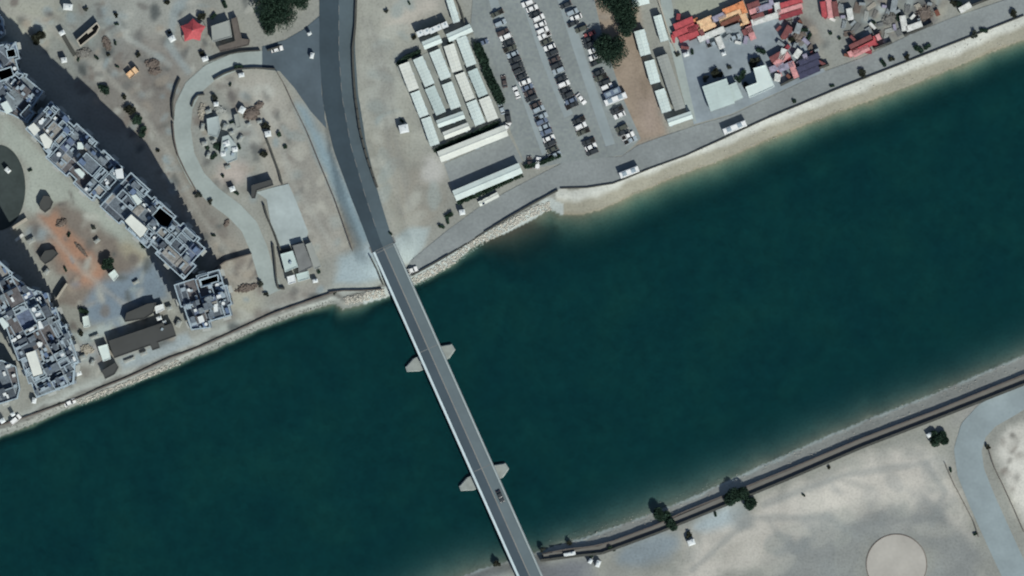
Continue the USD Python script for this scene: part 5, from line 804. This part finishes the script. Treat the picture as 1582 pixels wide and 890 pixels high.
BUSH = [(213, 85, 1.2, 'west of the brown rubble heaps'), (150, 88, 1.0, 'south west of the brown rubble in the upper left, by the boulders'), (168, 85, .8, 'in the middle of the upper left rubble'), (177, 67, .9, 'north of the middle of the upper left rubble'), (181, 104, .8, 'on the pale ground in the upper left rubble'), (133, 14, 1.1, 'close to the top edge, north of the walled pen'), (179, 24, 1.1, 'at the top edge, left of two'), (180, 36, .9, 'below the top left pair'), (120, 92, .8, 'below the dark hoarding'), (258, 5, 1.2, 'touching the top edge west of the red canopy'), (262, 50, .9, 'just above the small kiosk west of the canopy'), (313, 82, 1.2, 'above the kiosk on the loop road edge'),
        (311, 24, 1.8, 'above the red canopy'), (328, 24, 1.4, 'north of the grey roofed building'), (345, 8, 1.6, 'at the top edge north of the grey building'), (369, 106, 1.7, 'on the inner loop road wall'), (357, 131, .8, 'alone on the sand in the top of the loop'), (331, 151, 1.6, 'above the cream kiosk inside the loop'), (357, 188, .9, 'between the huts inside the loop'), (319, 228, 1.1, 'south west of the pale hut inside the loop'), (335, 228, 1.9, 'against the pale hut inside the loop'), (332, 243, 1.6, 'below the big bush by the pale hut'), (371, 226, 1.1, 'east of the southern hut inside the loop'), (411, 196, 1.9, 'above the white kiosk by the thin wall'), (430, 207, 1.2, 'east of the kiosk by the thin wall'), (407, 240, 1.6, 'north of the pale slab'), (441, 228, 1.0, 'on the open sand east of the thin wall'), (345, 272, .8, 'west of the pink sand'), (366, 297, 1.1, 'below the verge kiosk'),
        (306, 302, 1.6, 'on the west verge of the loop road'), (325, 312, 1.3, 'on the verge below another bush west of the loop road'), (330, 365, .9, 'east of the diagonal apartment block'), (314, 386, 1.6, 'at the foot of the diagonal apartment block'), (402, 438, 1.5, 'beside the shore end of the loop road, upper of two'), (411, 455, 1.2, 'beside the shore end of the loop road, lower of two'), (517, 453, .9, 'on the canal bank west of the bridge'), (603, 362, .8, 'at the east kerb of the bridge ramp'), (493, 421, .9, 'near the small kiosk by the slab huts'), (165, 139, 2.2, 'in the dark soil west of the loop, large one'), (158, 132, 1.6, 'in the dark soil west of the loop, north of the large one'), (191, 150, 1.1, 'in the dark soil west of the loop, eastern one'), (200, 172, 2.4, 'standing in for a cast shadow on the brown ground, upper'), (212, 188, 2.4, 'standing in for a cast shadow on the brown ground, middle'), (224, 204, 2.4, 'standing in for a cast shadow on the brown ground, lower'), (244, 232, .8, 'alone on the brown ground west of the loop'),  # the three largest are added in place of a cast shadow
        (692, 331, 1.8, 'on the sand by the shore road, larger of two'), (690, 342, 1.2, 'below the larger bush by the shore road'), (682, 352, 1.3, 'at the corner of sand and shore road'), (597, 17, 1.0, 'near the top edge on the camp sand'), (633, 4, .8, 'at the top edge on the camp sand'), (639, 57, 1.1, 'at the west end of the water tanks'), (692, 68, 1.4, 'between the two top cabins'), (620, 188, 1.0, 'just north of the lone sand kiosk'),
        (1047, 84, 1.2, 'south west of the red containers'), (1071, 80, 1.1, 'south of the red containers'), (1176, 76, 2.0, 'north of the stepped building, round'), (1167, 96, 2.4, 'against the stepped building, large'), (1160, 104, 1.8, 'west of the stepped building'), (1127, 104, 1.1, 'between the office and the yard middle'), (1150, 116, 2.0, 'between office and stepped building, northern'), (1141, 121, 1.6, 'against the office annex'), (1103, 112, 2.0, 'north of the square office, large'), (1090, 122, 1.6, 'at the north west corner of the square office'), (1112, 117, 1.5, 'north of the square office, eastern'), (1153, 132, 1.4, 'between the annex and the stepped building, southern'), (1224, 60, 1.4, 'in the rubble east of the yard'), (1242, 44, 1.6, 'in the rubble east of the yard, northern'), (1248, 56, 1.5, 'in the rubble east of the yard, beside the track'), (1282, 52, .9, 'on the track between the yards'), (1297, 60, .8, 'at the west edge of the far yard'), (1390, 27, 1.5, 'in the far yard, dark'), (1350, 33, 1.0, 'in the far yard, small'), (1312, 76, 1.6, 'west of the red trailer'), (1480, 12, 2.2, 'in the top right corner, large'), (1474, 4, 1.8, 'at the top edge near the right corner'),
        (1334, 113, 1.8, 'above the beach, first from the west of the big verge bushes'), (1366, 96, 1.6, 'above the beach, second from the west of the big verge bushes'), (1378, 92, 1.3, 'above the beach, third from the west of the big verge bushes'), (1402, 88, 1.4, 'above the beach, fourth from the west of the big verge bushes'), (1418, 79, 2.1, 'above the beach, fifth from the west of the big verge bushes'), (1434, 74, 1.6, 'above the beach, sixth from the west of the big verge bushes'), (1505, 53, 1.8, 'above the beach, seventh from the west of the big verge bushes'), (1520, 45, 1.6, 'above the beach, eighth from the west of the big verge bushes'), (1564, 21, 1.7, 'above the beach at the right edge'), (1226, 157, 1.0, 'on the shore road verge south of the blue containers'), (1286, 134, 1.0, 'on the shore road verge below the yards'),
        (1063, 827, 1.6, 'beside the white kiosk on the southern sand'), (1242, 764, .8, 'alone on the pale southern sand'), (1280, 722, .8, 'on the inner canal fence'), (1104, 795, 1.0, 'below the inner canal fence'), (945, 850, 1.6, 'where the canal fences meet the bridge end, eastern'), (917, 858, 1.4, 'where the canal fences meet the bridge end, middle'), (880, 838, 1.1, 'on the southern bank near the bridge'), (768, 872, 1.6, 'under the west edge of the bridge on the south bank'), (838, 850, 1.2, 'at the east edge of the bridge on the south bank'), (1526, 690, 1.2, 'on the inner bend of the airfield road'), (1508, 826, 1.0, 'west of the airfield road near the bottom'), (1470, 726, .9, 'west of the airfield road, upper'),
        (130, 478, 2.0, 'in the south of the brown courtyard'), (124, 515, 1.2, 'at the north east corner of the lower left block'), (100, 417, 1.0, 'in the reddish courtyard near the pale wall'), (145, 352, 1.0, 'on the north slope of the courtyard'), (108, 363, 1.0, 'on the red strip of the courtyard'), (226, 375, 2.2, 'at the foot of the cream roof, dark green'), (46, 262, .9, 'at the kerb of the turf and painted shade circle'), (92, 625, .8, 'on the canal promenade at the lower left')]
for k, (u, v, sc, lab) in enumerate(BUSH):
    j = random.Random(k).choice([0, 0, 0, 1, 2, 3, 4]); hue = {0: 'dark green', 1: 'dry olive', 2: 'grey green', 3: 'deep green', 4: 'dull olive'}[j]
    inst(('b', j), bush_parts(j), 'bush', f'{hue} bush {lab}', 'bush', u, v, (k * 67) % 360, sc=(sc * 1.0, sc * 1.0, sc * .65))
def hedge(label, pts, w, h, n, seed, mk='leaf_deep'):
    q = np.random.default_rng(seed); u, v = pts[0]; t = thing('clipped_hedge', label, 'hedge', u, v); o = np.array(W(u, v)); L = LineString(WP(pts)); P_ = []
    for k in range(n):
        c = L.interpolate(q.random() * L.length); P_.append([c.x - o[0], c.y - o[1], 0])
    p = np.array(P_); p[:, :2] += q.uniform(-w / 2, w / 2, (n, 2)); p[:, 2] = h * q.random(n) ** .5 * (.8 + .35 * meshkit.noise(np.c_[p[:, :2] / 2.2, np.zeros(n)], seed))
    a = q.normal(size=(n, 3)); a /= np.linalg.norm(a, axis=1)[:, None]; b_ = np.cross(a, q.normal(size=(n, 3))); b_ /= np.linalg.norm(b_, axis=1)[:, None]
    part(t, 'foliage', quads(p, a * .24, b_ * .17), M[mk])
    for k in range(max(2, int(L.length / 1.5))): c = L.interpolate((k + .5) * 1.5); part(t, 'stem', cyl(c.x - o[0], c.y - o[1], -.2, .06, h * .7, 6), M['bark'])
hedge('dark hedge along the east side of the camp, northern piece', [(737, 70), (746, 92), (750, 98)], 3.0, 2.4, 2200, 1); hedge('dark hedge along the east side of the camp, long southern piece', [(750, 106), (760, 128), (775, 158)], 3.0, 2.4, 3200, 2)
hedge('dark green hedge along the south end of the car park', [(811, 258), (830, 254), (865, 240)], 1.4, 1.8, 1600, 3); hedge('dark hedge at the north west corner of the dense camp', [(615, 99), (630, 88), (648, 80)], 1.6, 2.0, 1400, 4)
hedge('dark hedge on the south side of the long white shed', [(708, 313), (740, 300), (806, 270)], 1.6, 1.6, 2200, 5); hedge('dark green hedge between the cabins and the cream long shed', [(672, 233), (700, 220), (735, 206), (770, 190)], 1.6, 1.8, 2200, 6)
